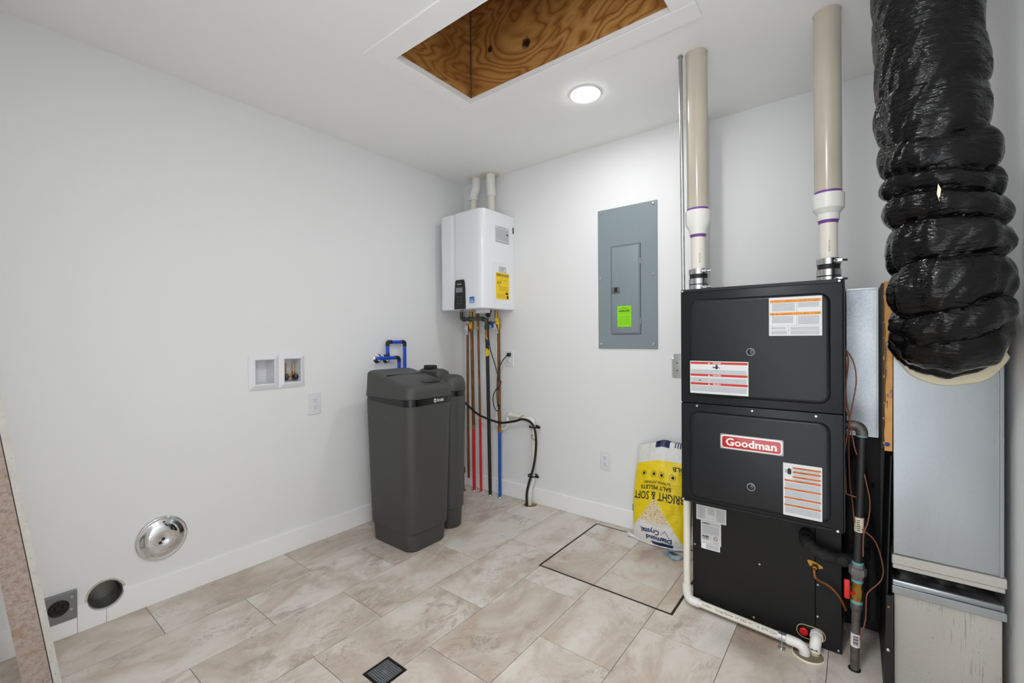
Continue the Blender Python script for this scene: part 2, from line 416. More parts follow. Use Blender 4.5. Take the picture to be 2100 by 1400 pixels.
def rrect(cx, cy, hx, hy, r, z, n=8, zf=None):
    out = []
    for k, (sx, sy) in enumerate(((1, 1), (-1, 1), (-1, -1), (1, -1))):
        for i in range(n + 1):
            a = pi / 2 * k + pi / 2 * i / n
            x = cx + sx * (hx - r) + r * math.cos(a); y = cy + sy * (hy - r) + r * math.sin(a)
            out.append(V((x, y, zf(x) if zf else z)))
    return out
def rr2(u0, u1, v0, v1, r, n=6):
    out = []
    for k, (a, b) in enumerate(((u1 - r, v1 - r), (u0 + r, v1 - r), (u0 + r, v0 + r), (u1 - r, v0 + r))):
        for i in range(n + 1):
            t = pi / 2 * k + pi / 2 * i / n; out.append((a + r * math.cos(t), b + r * math.sin(t)))
    return out
def pan(O, U, W, u0, u1, v0, v1, r, steps):
    """raised rounded panel: steps = [(inset, height)], ring loft capped at the end"""
    N = U.cross(W); b = B()
    b.rings([[V(O) + U * u + W * v + N * h for u, v in rr2(u0 + i, u1 - i, v0 + i, v1 - i, max(r - i, 0.001))] for i, h in steps], cap0=False)
    return b
def screw(name, c, n, r, parent, material=zinc):
    n = V(n); c = V(c)
    b = B().lathe(c - n * 0.002, n, [(0, r), (0.002 + r * 0.25, r), (0.002 + r * 0.55, r * 0.7), (0.002 + r * 0.62, r * 0.01)], 12)
    return fin(name, b, material, parent)

def cut_rect(x0, x1, y0, y1, holes):
    """rectangle minus rectangles -> list of cells"""
    xs = sorted({x0, x1} | {c for h in holes for c in h[:2] if x0 < c < x1}); ys = sorted({y0, y1} | {c for h in holes for c in h[2:] if y0 < c < y1})
    out = []
    for a, b in zip(xs, xs[1:]):
        for c, d in zip(ys, ys[1:]):
            mx, my = (a + b) / 2, (c + d) / 2
            if not any(h[0] < mx < h[1] and h[2] < my < h[3] for h in holes): out.append((a, b, c, d))
    return out
def grid_solid(O, U, W, cells, th, rings=()):
    """cells of a plane, extruded against the normal by th"""
    bm = bmesh.new(); key = {}
    N = U.cross(W)
    def vert(u, v):
        k = (round(u, 5), round(v, 5))
        if k not in key: key[k] = bm.verts.new(V(O) + U * u + W * v)
        return key[k]
    for a, b, c, d in cells: bm.faces.new([vert(a, c), vert(b, c), vert(b, d), vert(a, d)])
    for (cu, cv, r, q) in rings:
        n = 40; inn = []; outt = []
        for i in range(n):
            t = 2 * pi * i / n + pi / 4; cx, sx = math.cos(t), math.sin(t); k = q / max(abs(cx), abs(sx))
            inn.append(vert(cu + r * cx, cv + r * sx)); outt.append(vert(cu + k * cx, cv + k * sx))
        for i in range(n): bm.faces.new([outt[i], outt[(i + 1) % n], inn[(i + 1) % n], inn[i]])
    r = bmesh.ops.extrude_face_region(bm, geom=bm.faces[:])
    for e in r['geom']:
        if isinstance(e, bmesh.types.BMVert): e.co -= N * th
    b = B(); b.bm.free(); b.bm = bm
    return b

# ------------------------------------------------------------------ room shell
H = 2.44; YF = -2.72; XR = 2.912; YB = 0.10; XJ = 1.872
VENT = (-2.214, 0.114, 0.058)                       # open duct hole in the wall: y, z, radius
wb_holes = [(-1.611, -1.511, 0.957, 1.091), (-1.460, -1.364, 0.957, 1.091)]
sq = 0.075
cells = cut_rect(YF, 0.0, 0.0, H, wb_holes + [(VENT[0] - sq, VENT[0] + sq, VENT[1] - sq, VENT[1] + sq)])
structure('wall_left', grid_solid((0, 0, 0), Y_, Z_, cells, 0.1, [(VENT[0], VENT[1], VENT[2], sq)]), wallp)
structure('wall_back', B().box(-0.1, XJ, 0, 0.2, 0, H).box(XJ, XR + 0.1, YB, 0.2, 0, H), wallp)
structure('wall_right', B().box(XR, XR + 0.1, YF, YB, 0, H), wallp)
structure('wall_front', B().box(-0.1, 1.85, YF - 0.1, YF, 0, H).box(2.80, XR + 0.1, YF - 0.1, YF, 0, H).box(1.85, 2.80, YF - 0.1, YF, 2.06, H), wallp)   # doorway added behind the camera to let in soft fill light

HATCH = (1.215, 1.913, -0.718, -0.060); DRAIN = (1.140, 1.254, -1.722, -1.608)
floor = structure('floor', B().box(-0.1, XR + 0.1, YF - 0.1, 0.2, -0.08, -0.003), grout)
joints = [-2.083, -1.784, -2.088, -1.784, -1.479, -1.170, -0.869, -1.05, -0.91, -1.2]
step = 0.30655; gp = 0.0011
for k in range(10):
    xa, xb = max(k * step, 0.0), min((k + 1) * step, XR)
    if xb - xa < 0.02: continue
    y = joints[k] - 0.6097 * 8
    while y < YB:
        ya, yb = max(y, YF), min(y + 0.6097, YB if xa > XJ - 0.1 else 0.0)
        if yb - ya > 0.01:
            cl = cut_rect(xa + gp, xb - gp, ya + gp, yb - gp, [HATCH, DRAIN])
            if cl:
                t = fin('tile', grid_solid((0, 0, 0), X_, Y_, cl, 0.0032), tileM, floor)
                # own origin per tile keeps object texture coordinates local
        y += 0.6097

OP = (0.94, 1.982, -1.39, -0.908)
ceil = structure('ceiling', grid_solid((0, 0, H), Y_, X_, [(c, d, a, b) for a, b, c, d in cut_rect(-0.1, XR + 0.1, YF - 0.1, 0.2, [OP])], 0.02), ceilp)
zt = 2.461
for b in (B().box(OP[0] - 0.018, OP[1] + 0.018, OP[3], OP[3] + 0.018, zt, 3.25), B().box(OP[0] - 0.018, OP[0], OP[2], OP[3] - 0.0015, zt, 3.25),
          B().box(OP[1], OP[1] + 0.018, OP[2], OP[3] - 0.0015, zt, 3.25), B().box(OP[0] - 0.018, OP[1] + 0.018, OP[2] - 0.018, OP[2], zt, 3.25),
          B().box(OP[0] - 0.018, OP[1] + 0.018, OP[2] - 0.018, OP[3] + 0.018, 3.252, 3.27)):
    fin('plywood_panel', b, plyM, ceil)
fin('panel_joint', B().box(OP[0] + 0.0002, OP[0] + 0.006, OP[3] - 0.0055, OP[3] - 0.0003, zt, 3.24), mat('joint_grey', (96, 78, 58), 0.9), ceil)
tr = tag(bpy.data.objects.new('trim_1', None), kind='structure'); C.objects.link(tr); ORG[tr.name] = V((0, 0, 0))
for b in (B().box(0.855, 2.071, -1.50, OP[2], H - 0.009, H - 0.0002, 0.0015, 1), B().box(0.855, 2.071, OP[3], -0.811, H - 0.009, H - 0.0002, 0.0015, 1),
          B().box(0.855, OP[0], OP[2] + 0.0003, OP[3] - 0.0003, H - 0.009, H - 0.0002, 0.0015, 1), B().box(OP[1], 2.071, OP[2] + 0.0003, OP[3] - 0.0003, H - 0.009, H - 0.0002, 0.0015, 1)):
    fin('trim_board', b, ceilp, tr)

cy_, cz_, r_ = VENT; a0_ = math.asin((0.110 - cz_) / r_)
arcR = [(cy_ + r_ * math.cos(a), cz_ + r_ * math.sin(a)) for a in [a0_ - (pi / 2 + a0_) * i / 10 for i in range(11)]]
arcL = [(cy_ + r_ * math.cos(a), cz_ + r_ * math.sin(a)) for a in [-pi / 2 - (pi / 2 + a0_) * i / 10 for i in range(11)]]
structure('baseboard_left', B().prism([V((0.0004, y, z)) for y, z in [(cy_ + 0.0006, 0.0005), (-0.0003, 0.0005), (-0.0003, 0.110)] + arcR[:-1] + [(cy_ + 0.0006, arcR[-1][1])]], (0.0126, 0, 0)), trimp)
structure('baseboard_left', B().prism([V((0.0004, y, z)) for y, z in [(-2.3025, 0.0005), (cy_ - 0.0006, 0.0005), (cy_ - 0.0006, arcL[0][1])] + arcL[1:] + [(-2.3025, 0.110)]], (0.0126, 0, 0)), trimp)
structure('baseboard_left', B().box(0.0004, 0.013, YF + 0.001, -2.3035, 0.0005, 0.066, 0.001, 1).box(0.0004, 0.013, YF + 0.001, -2.42, 0.066, 0.11), trimp)
structure('baseboard_back', B().box(0.0135, XJ, -0.013, -0.0004, 0.0005, 0.110, 0.0012, 1), trimp)

# ------------------------------------------------------------------ ceiling light
t = thing('ceiling_light', (1.449, -0.603, H), 'round white LED disc light glowing on the ceiling beside the plywood opening', 'ceiling light')
fin('trim_ring', B().lathe((1.449, -0.603, H - 0.0003), (0, 0, -1), [(0, 0.0795), (0.004, 0.079), (0.0065, 0.0765), (0.0065, 0.0742), (0.002, 0.0742)], 48, True, True), whitepl, t)
fin('diffuser', B().lathe((1.449, -0.603, H - 0.002), (0, 0, -1), [(0, 0.0738), (0.006, 0.0738), (0.010, 0.068), (0.0135, 0.052), (0.015, 0.03), (0.0155, 0.001)], 48), lamp, t)

# ------------------------------------------------------------------ furnace
t = thing('furnace', (2.232, -0.39, 0.515), 'charcoal gas furnace with red name badge, standing on the black coil cabinet', 'furnace')
x0, x1 = 1.961, 2.503
fin('cabinet', B().box(x0, x1, -0.724, -0.03, 0.516, 1.391, 0.003, 2), furn, t)
for nm, za, zb, ea, eb in (('upper_door', 0.9265, 1.391, 0.957, 1.346), ('lower_door', 0.516, 0.9245, 0.541, 0.894)):
    b = B().box(x0 + 0.001, x1 - 0.001, -0.745, -0.7245, za, zb, 0.004, 2)
    p = pan((0, -0.745, 0), X_, Z_, 1.997, 2.467, ea, eb, 0.035, [(0, -0.001), (0.0, 0.001), (0.003, 0.0065), (0.008, 0.0105), (0.014, 0.0112)])
    b.merge(p.bm)
    if nm == 'upper_door':
        b.box(x0 + 0.006, x1 - 0.006, -0.7475, -0.744, 1.378, 1.388, 0.001, 1)
    else:
        b.box(x0 + 0.012, x1 - 0.03, -0.749, -0.744, 0.5215, 0.5275, 0.0015, 1)
    fin(nm, b, furn, t)
fin('cable_connector', B().lathe((1.962, -0.63, 0.845), (-1, 0, 0), [(0, 0.014), (0.007, 0.014), (0.007, 0.011), (0.021, 0.011)], 16).cyl((1.945, -0.63, 0.86), (1.945, -0.63, 0.80), 0.008, seg=12), emt, t)
fin('side_flange', B().box(x1 - 0.0005, x1 + 0.0035, -0.735, -0.69, 0.52, 1.387, 0.001, 1), furn, t)
for sx, sz in ((2.025, 0.915), (2.225, 0.913), (2.425, 0.913), (2.492, 1.383), (1.970, 1.383), (1.9695, 0.524), (2.486, 0.523)):
    screw('screw', (sx, -0.7455, sz), (0, -1, 0), 0.0047, t)
for k in range(5):
    screw('screw', (x1 + 0.0004, -0.683, 0.83 - 0.045 * k - (0.02 if k > 2 else 0)), (1, 0, 0), 0.0035, t)
glassd = mat('sight_glass', (40, 42, 44), 0.12)
for z in (1.137, 0.626):
    s = fin('sight_glass', B().lathe((2.2225, -0.7558, z), (0, -1, 0), [(0, 0.0125), (0.002, 0.0125), (0.003, 0.011), (0.0032, 0.001)], 28), glassd, t)
    fin('ring', B().lathe((2.2225, -0.756, z), (0, -1, 0), [(0, 0.0148), (0.0034, 0.0142), (0.0034, 0.0122), (0, 0.0122)], 28, False, False), mat('clear_ring', (150, 152, 154), 0.15), s)
yl = -0.7563
L = Label(t, 'warning_label', (2.2835, yl, 1.197), X_, Z_, 0.1605, 0.139, paper, label='white warning label with orange header bars')
L.frect(0.02, 0.865, 0.98, 0.935, orange); L.frect(0.02, 0.535, 0.98, 0.605, orange)
L.frect(0.06, 0.880, 0.50, 0.925, fineo, off=0.0005); L.frect(0.58, 0.880, 0.92, 0.925, fineo, off=0.0005)
L.frect(0.04, 0.548, 0.50, 0.595, fineo, off=0.0005); L.frect(0.57, 0.548, 0.95, 0.595, fineo, off=0.0005)
for r in ((0.06, 0.64, 0.5, 0.85), (0.56, 0.72, 0.95, 0.85), (0.06, 0.33, 0.47, 0.51), (0.56, 0.29, 0.95, 0.51), (0.04, 0.17, 0.33, 0.23), (0.42, 0.15, 0.95, 0.23), (0.04, 0.04, 0.35, 0.12), (0.42, 0.03, 0.95, 0.12)):
    L.frect(*r, fine)
for r in ((0.535, 0.26, 0.538, 0.94), (0.02, 0.255, 0.98, 0.258), (0.38, 0.03, 0.383, 0.255), (0.02, 0.135, 0.98, 0.138)): L.frect(*r, inkM)
L.done()
L = Label(t, 'danger_label', (2.0025, yl, 0.9685), X_, Z_, 0.2125, 0.130, paper, label='white danger label with three red bars')
for k, (v0, wd) in enumerate(((0.905, 'DANGER'), (0.535, 'DANGER'), (0.265, 'PELIGRO'))):
    L.frect(0.012, v0, 0.988, v0 + 0.068, redink)
    L.text(wd, 0.0865, v0 * 0.130 + 0.0018, 0.0074, paper, 0.0002)
    L.poly([(0.0685, v0 * 0.130 + 0.0012), (0.0765, v0 * 0.130 + 0.0012), (0.0725, v0 * 0.130 + 0.0084)], paper)
for r in ((0.02, 0.61, 0.97, 0.74), (0.02, 0.34, 0.97, 0.49), (0.02, 0.06, 0.97, 0.235)): L.frect(*r, fine)
L.poly([(0.088, 0.1085), (0.095, 0.1075), (0.1, 0.110), (0.106, 0.1075), (0.113, 0.1035), (0.113, 0.1015), (0.105, 0.1045), (0.103, 0.099), (0.097, 0.099), (0.095, 0.1040), (0.086, 0.1025), (0.086, 0.1045)], inkM)
L.disc(0.1005, 0.1125, 0.0042, inkM); L.poly([(0.034, 0.0555), (0.042, 0.0545), (0.040, 0.0505), (0.037, 0.0505)], inkM)
L.done()
L = Label(t, 'caution_label', (2.3265, yl, 0.548), X_, Z_, 0.1165, 0.189, paper, label='tall white caution label with narrow orange bars and glove symbol')
for v0 in (0.905, 0.825, 0.735): L.frect(0.26, v0, 0.97, v0 + 0.034, orange2); L.frect(0.29, v0 - 0.045, 0.93, v0 - 0.008, fine)
for v0, v1 in ((0.655, 0.535), (0.495, 0.365), (0.325, 0.23), (0.185, 0.05)):
    L.frect(0.03, v0, 0.97, v0 + 0.034, orange2); L.frect(0.05, v1, 0.95, v0 - 0.012, fine)
L.frect(0.245, 0.70, 0.25, 0.96, inkM)
L.poly([(0.0135, 0.152), (0.0175, 0.149), (0.0235, 0.149), (0.0255, 0.153), (0.0255, 0.167), (0.022, 0.171), (0.016, 0.171), (0.013, 0.165)], inkM)
L.text('2', 0.0045, 0.155, 0.016, inkM)
for v0 in (0.905, 0.825, 0.735, 0.655, 0.495, 0.325, 0.185): L.text('CAUTION', 0.05 if v0 > 0.7 else 0.043, v0 * 0.189 + 0.0012, 0.0046, inkM)
L.done()
# badge
bx0, bx1, bz0, bz1 = 2.118, 2.325, 0.7615, 0.8135
bd = fin('name_badge', pan((0, -0.756, 0), X_, Z_, bx0 - 0.003, bx1 + 0.003, bz0 - 0.003, bz1 + 0.003, 0.004, [(0, -0.0005), (0, 0.0012), (0.001, 0.0016)]), mat('badge_base', (150, 160, 164), 0.25, coat=0.5), t)
bd['label'] = 'red oblong name badge with white border and white lettering'
fin('border', pan((0, -0.757, 0), X_, Z_, bx0, bx1, bz0, bz1, 0.012, [(0, 0), (0, 0.0022), (0.001, 0.0026)]), mat('badge_white', (240, 226, 222), 0.3, coat=0.5), bd)
fin('field', pan((0, -0.757, 0), X_, Z_, bx0 + 0.0045, bx1 - 0.0045, bz0 + 0.0045, bz1 - 0.0045, 0.0085, [(0, 0.002), (0, 0.003), (0.001, 0.0032)]), mat('badge_red', (176, 26, 26), 0.25, coat=0.5), bd)
vs, fs = meshof('Goodman', 0.040, 0.0011, 0.172)
fin('lettering', B(), MATS['badge_white'], bd) if False else None
b = B(); b.add([V((2.1355 + p.x, -0.7608, 0.7745 + p.y)) for p in vs], fs); fin('lettering', b, MATS['badge_white'], bd, uv=True)

# ------------------------------------------------------------------ coil cabinet below the furnace
t = thing('coil_cabinet', (2.2255, -0.3, 0), 'black sheet metal coil cabinet on the floor, under the furnace', 'coil cabinet')
fin('casing', B().box(1.958, 2.493, -0.565, -0.03, 0.0005, 0.515, 0.002, 1), blackst, t)
fin('front_panel', B().box(1.958, 2.4105, -0.575, -0.5652, 0.001, 0.514, 0.0015, 1), blackst, t)
fin('front_panel', B().box(2.4115, 2.493, -0.575, -0.5652, 0.001, 0.514, 0.0015, 1), blackst, t)
for sx, sz in ((2.4195, 0.240), (2.4185, 0.117), (2.222, 0.258), (1.967, 0.27), (2.2, 0.03), (2.483, 0.012)): screw('screw', (sx, -0.575, sz), (0, -1, 0), 0.004, t)
yc = -0.5757
L = Label(t, 'instruction_label', (1.974, yc, 0.386), X_, Z_, 0.1225, 0.066, paper)
for u0, u1 in ((0.06, 0.30), (0.40, 0.62), (0.68, 0.95)): L.frect(u0, 0.12 if u0 != 0.4 else 0.45, u1, 0.92, finew)
L.done()
L = Label(t, 'rating_label', (1.993, yc, 0.288), X_, Z_, 0.083, 0.0975, paper)
L.text('ASPEN', 0.006, 0.084, 0.0105, inkM, 0.0004); L.frect(0.42, 0.86, 0.95, 0.95, finew); L.frect(0.08, 0.45, 0.9, 0.82, finew)
L.frect(0.02, 0.405, 0.98, 0.411, inkM); L.frect(0.49, 0.02, 0.495, 0.41, inkM)
L.text('AHRI', 0.0055, 0.026, 0.0125, inkM, 0.0006); L.text('CERTIFIED', 0.0055, 0.0185, 0.0062, inkM, 0.0002)
L.disc(0.061, 0.028, 0.009, mat('maroon_ink', (140, 84, 90), 0.6), r0=0.0065); L.text('ETL', 0.0553, 0.025, 0.0068, MATS['maroon_ink'], 0.0002); L.frect(0.6, 0.04, 0.9, 0.17, finew)
L.done()
L = Label(t, 'address_label', (1.9945, yc, 0.2625), X_, Z_, 0.0765, 0.0265, mat('bright_label', (238, 238, 238), 0.5))
L.frect(0.25, 0.12, 0.95, 0.9, finew); L.done()
ov = fin('drain_pan_plate', pan((0, -0.5752, 0), X_, Z_, 2.352, 2.441, 0.021, 0.069, 0.0235, [(0, -0.0005), (0, 0.0015), (0.002, 0.0018)]), blackgl, t)
fin('rim', pan((0, -0.5756, 0), X_, Z_, 2.349, 2.444, 0.018, 0.072, 0.0265, [(0, 0), (0, 0.0014), (0.002, 0.0018), (0.003, 0.0005)]), mat('oval_rim', (190, 176, 120), 0.4), ov)
fin('drain_plug', B().lathe((2.374, -0.577, 0.044), (0, -1, 0), [(0, 0.0145), (0.006, 0.0145), (0.008, 0.012), (0.008, 0.0075), (0.004, 0.007), (0.004, 0.001)], 24), redp, ov)

# ------------------------------------------------------------------ furnace vents
def vent(ax, top, x_lean, zs, label, txtside):
    (xt, yt) = top; z_hub1, z_hub0, z_cone, z_low, z_cp = zs
    f = lambda z: V((xt + x_lean * (2.44 - z), yt, z))
    t = thing('vent_pipe', f(1.392), label, 'pipe', 'cream PVC vents rising from the furnace')
    fin('upper_pipe', B().cyl(f(z_hub0), f(2.4395), 0.0445, seg=40), pvcpipe, t)
    fin('ceiling_caulk', B().lathe(f(2.4396), (0, 0, -1), [(0, 0.0462), (0.003, 0.0458), (0.006, 0.0447)], 40), pvcpipe, t)
    fin('primer_ring', B().lathe(f(z_hub1 - 0.001), (0, 0, 1), [(0, 0.046), (0.008, 0.0448), (0.011, 0.0446)], 40), purple, t)
    fin('reducer', B().lathe(f(z_low), (0, 0, 1), [(0, 0.033), (0, 0.036), (z_cone - z_low, 0.0365), (z_hub0 - z_low, 0.052), (z_hub1 - z_low - 0.002, 0.0525), (z_hub1 - z_low, 0.0505), (z_hub1 - z_low, 0.045)], 40), pvcfit, t)
    fin('primer_ring', B().lathe(f(z_low + 0.001), (0, 0, -1), [(0, 0.0325), (0.010, 0.0318), (0.013, 0.0306)], 40), purple, t)
    fin('lower_pipe', B().cyl(f(1.393), f(z_low + 0.004), 0.0302, seg=32), pvc, t)
    cp = fin('rubber_coupling', B().lathe(f(1.3925), (0, 0, 1), [(0, 0.037), (0.02, 0.037), (0.023, 0.039), (0.052, 0.039), (0.055, 0.037), (z_cp - 1.394, 0.036)], 32), rubber, t)
    for za_, zb_ in ((1.3955, 1.422), (1.4262, 1.450), (1.4695, 1.4915)):
        fin('hose_clamp', B().lathe(f(za_), (0, 0, 1), [(0, 0.0372), (0, 0.0402), (zb_ - za_, 0.0402), (zb_ - za_, 0.0372)], 32, False, False), steel, cp)
    for zz in (1.410, 1.480):
        fin('clamp_screw', B().box(f(zz).x + 0.024, f(zz).x + 0.044, yt - 0.040, yt - 0.026, zz - 0.006, zz + 0.006, 0.001, 1).cyl(f(zz) + V((0.022, -0.038, 0)), f(zz) + V((0.058, -0.028, 0)), 0.0045, seg=10), steel, cp)
    # small print on the lower pipe
    ang = txtside; n = V((math.cos(ang), math.sin(ang), 0)); u = V((0, 0, -1)); wv = n.cross(u)
    L = B(); vs, fs = meshof('PVC SCH 40', 0.008)
    L.add([f(1.56) + n * 0.0306 + u * p.x + wv * (p.y - 0.004) for p in vs], fs)
    fin('lettering', L, inkM, t, uv=True)
    return t
vent(0, (1.984, -0.578), 0.005, (1.748, 1.690, 1.661, 1.644, 1.492), 'cream PVC vent pipe rising from the furnace top beside the thin steel conduit', math.radians(-62))
vent(0, (2.450, -0.520), 0.0035, (1.741, 1.684, 1.664, 1.640, 1.494), 'cream PVC vent pipe rising from the furnace top next to the black flex duct', math.radians(-80))

b = B().cyl((1.9245, -0.607, 2.4395), (1.933, -0.602, 1.12), 0.0082, seg=16)
for z in (2.436,): b.lathe((1.9245, -0.607, z), (0, 0, 1), [(-0.004, 0.012), (0.0, 0.012)], 16)
solo('steel_conduit', b, emt, (1.933, -0.602, 1.12), 'thin steel conduit running from the ceiling down beside the left vent pipe', 'conduit')
t = thing('junction_box', (1.93, -0.56, 1.01), 'small grey steel junction box on the side of the furnace', 'junction box')
fin('box', B().box(1.888, 1.9605, -0.61, -0.50, 1.010, 1.119, 0.003, 2), emt, t)
fin('cover_plate', B().box(1.878, 1.8878, -0.604, -0.506, 1.012, 1.100, 0.002, 1), emt, t)
for z in (1.045, 1.079): fin('knockout', B().cyl((1.905, -0.6095, z), (1.905, -0.6112, z), 0.003, seg=10), darkgap, t)
screw('screw', (1.945, -0.575, 1.1195), (0, 0, 1), 0.006, t); screw('screw', (1.925, -0.59, 1.0098), (0, 0, -1), 0.005, t)

# ------------------------------------------------------------------ condensate drain at the coil cabinet
t = thing('condensate_pipe', (1.94, -0.60, 0), 'white PVC condensate pipe running down and along the floor before the coil cabinet', 'pipe')
pa = V((1.940, -0.602, 0.030)); pb = V((2.345, -0.648, 0.031)); r = 0.0145
d = (pb - pa).normalized()
fin('riser', B().cyl((1.940, -0.602, 0.075), (1.940, -0.600, 0.56), r, seg=20), pvc, t)
fin('elbow', B().tube([pa + V((0, 0, 0.062)), pa + V((0, 0, 0.035)), pa + V((0, 0, 0.012)) + d * 0.006, pa + d * 0.022, pa + d * 0.055], 0.0185, 20), pvcfit, t)
fin('floor_run', B().cyl(pa + d * 0.05, pb, r, seg=20), pvc, t)
fin('elbow', B().tube([pb - d * 0.02, pb + d * 0.01, pb + d * 0.026 + V((0, 0, -0.004)), pb + d * 0.036 + V((0, 0, -0.018)), pb + d * 0.037 + V((0, 0, -0.030))], 0.0178, 20), pvcfit, t)
n = V((0, -0.82, 0.57)); wv = n.cross(d).normalized(); wv = wv if wv.z > 0 else -wv
vs, fs = meshof('\u25b3 Adlore  |  Heritage Pipelines  3/4" SDR21 PVC 1120  ASTM D2241 200 PSI', 0.0125, 0, 0.32)
b = B(); b.add([pa + d * (0.068 + p.x) + n * 0.01495 + wv * (p.y - 0.004) for p in vs], fs); fin('lettering', b, inkM, t, uv=True)
c = pa + d * 0.372
st = fin('pipe_strap', B().tube([c + V((0, -0.034, -0.0275)), c + V((0, -0.018, -0.0265)), c + V((0, -0.0165, 0.004)), c + V((0, -0.008, 0.0148)), c + V((0, 0.008, 0.0148)), c + V((0, 0.0165, 0.004)), c + V((0, 0.018, -0.0265))], 0.002, 6), zinc, t)
b = B()
for k in range(6):
    pass
b.rings([[c + d * s + V((0, math.sin(a) * 0.0178, math.cos(a) * 0.0178)) for s in (-0.012, 0.012)] + [c + d * s + V((0, math.sin(a) * 0.0148, math.cos(a) * 0.0148)) for s in (0.012, -0.012)] for a in [i * pi / 12 - 0.62 * pi for i in range(16)]], True, True)
fin('strap_band', b, zinc, t)
fin('strap_foot', B().box(c.x - 0.012, c.x + 0.012, c.y - 0.040, c.y - 0.013, 0.0003, 0.0024), zinc, t)
screw('screw', c + V((0, -0.027, -0.0285)), (0, 0, 1), 0.005, t)
t = thing('coil_drain_stub', (2.414, -0.62, 0), 'short white PVC elbow from the coil cabinet into the floor pipe', 'pipe')
fin('elbow', B().tube([(2.416, -0.578, 0.050), (2.416, -0.607, 0.051), (2.415, -0.622, 0.045), (2.413, -0.628, 0.03), (2.412, -0.630, 0.012)], 0.0185, 20), pvcfit, t)
fin('collar', B().lathe((2.416, -0.581, 0.050), (0, -1, 0), [(0, 0.016), (0, 0.0215), (0.022, 0.0215), (0.022, 0.017)], 24), pvcfit, t)
fin('tail_pipe', B().cyl((2.412, -0.630, 0.0005), (2.412, -0.630, 0.014), 0.0155, seg=20), mat('tan_pvc', (206, 188, 146), 0.4), t)
vs, fs = meshof('3/4 x 90', 0.010, 0.0004); b = B(); b.add([V((2.399 + p.x * 0.7, -0.6478 - 0.0009, 0.022 + p.y)) for p in vs], fs); fin('lettering', b, inkM, t, uv=True)
t = thing('floor_pipe_sleeve', (2.393, -0.648, 0), 'cream PVC sleeve ring in the floor before the coil cabinet', 'pipe sleeve')
fin('rim', B().lathe((2.393, -0.648, 0.0003), (0, 0, 1), [(0, 0.0535), (0.005, 0.053), (0.006, 0.0505), (0.0045, 0.049), (0.001, 0.049)], 40, False, False), mat('sleeve_pvc', (230, 220, 196), 0.4), t)
fin('dark_bore', B().lathe((2.393, -0.648, 0.0002), (0, 0, 1), [(0, 0.049), (0.0006, 0.049)], 40), mat('sleeve_bore', (126, 116, 100), 0.8), t)

# ------------------------------------------------------------------ refrigerant lines
t = thing('liquid_line', (2.411, -0.577, 0.31), 'thin copper line leaving a brass fitting low on the coil cabinet', 'pipe')
fin('brass_flange', B().prism([V((2.411 + a, -0.5756, 0.314 + c)) for a, c in ((-0.026, 0.012), (-0.02, 0.016), (0.0, 0.013), (0.02, 0.004), (0.026, -0.003), (0.02, -0.008), (0, -0.012), (-0.018, -0.006))], (0, -0.003, 0)), brass, t)
fin('flare_nut', B().lathe((2.411, -0.5785, 0.311), (0, -1, 0), [(0, 0.011), (0.006, 0.012), (0.014, 0.0085), (0.02, 0.007)], 6), brass, t)
fin('tube', B().tube([(2.411, -0.586, 0.311), (2.410, -0.604, 0.304), (2.413, -0.611, 0.284), (2.425, -0.607, 0.273), (2.459, -0.60, 0.257), (2.487, -0.598, 0.227), (2.502, -0.585, 0.190), (2.504, -0.55, 0.165), (2.502, -0.45, 0.16)], 0.0052, 12), copper, t)
fz = mat('foam_insulation', (22, 22, 22), 0.75, bump=0.9, bscale=55, bdist=0.006)
b = B().tube([(2.385, -0.577, 0.425), (2.383, -0.605, 0.425), (2.392, -0.625, 0.41), (2.425, -0.625, 0.388), (2.47, -0.615, 0.376), (2.515, -0.60, 0.374), (2.545, -0.56, 0.374), (2.556, -0.50, 0.40), (2.556, -0.47, 0.5)], 0.025, 16, rad=lambda f: 0.0235 + 0.0025 * math.sin(f * 34) + 0.002 * math.sin(f * 81))
solo('suction_line', b, fz, (2.385, -0.577, 0.42), 'fat black foam insulated line leaving the coil cabinet front', 'pipe')
b = B().tube([(2.520, -0.44, 0.16), (2.520, -0.44, 0.45), (2.524, -0.44, 0.64), (2.537, -0.44, 0.715), (2.553, -0.44, 0.66), (2.570, -0.44, 0.5), (2.582, -0.44, 0.3), (2.585, -0.44, 0.1)], 0.018, 14, rad=lambda f: 0.0165 + 0.001 * math.sin(f * 60))
solo('insulated_hose', b, fz, (2.55, -0.44, 0.0), 'black insulated hose looping up behind the iron gas pipe', 'hose')

# ------------------------------------------------------------------ gas pipe beside the furnace
t = thing('gas_pipe', (2.53, -0.635, 0), 'black iron gas pipe with red handled valve standing beside the furnace', 'pipe')
pz = lambda z: V((2.530 + 0.0265 * z, -0.635, z))
fin('lower_pipe', B().cyl(pz(0.0005), pz(0.232), 0.0135, seg=20), iron, t)
fin('floor_flange', B().cyl(pz(0.0004), pz(0.004), 0.0185, seg=20), rubber, t)
fin('coupling', B().lathe(pz(0.214), (0.0265, 0, 1), [(0, 0.0145), (0.008, 0.0185), (0.026, 0.0185), (0.034, 0.0165)], 20), iron, t)
vb = fin('valve_body', B().lathe(pz(0.244), (0.0265, 0, 1), [(0, 0.0165), (0.008, 0.0175), (0.012, 0.0155), (0.022, 0.0185), (0.05, 0.0185), (0.06, 0.0155), (0.066, 0.0175), (0.078, 0.0165)], 8), brass, t)
teal = mat('teal_sealant', (96, 156, 160), 0.5)
fin('sealant', B().lathe(pz(0.2435), (0.0265, 0, 1), [(0, 0.018), (0.006, 0.0182), (0.009, 0.0165)], 16), teal, vb)
fin('sealant', B().lathe(pz(0.318), (0.0265, 0, 1), [(0, 0.0165), (0.004, 0.018), (0.010, 0.0172)], 16), teal, vb)
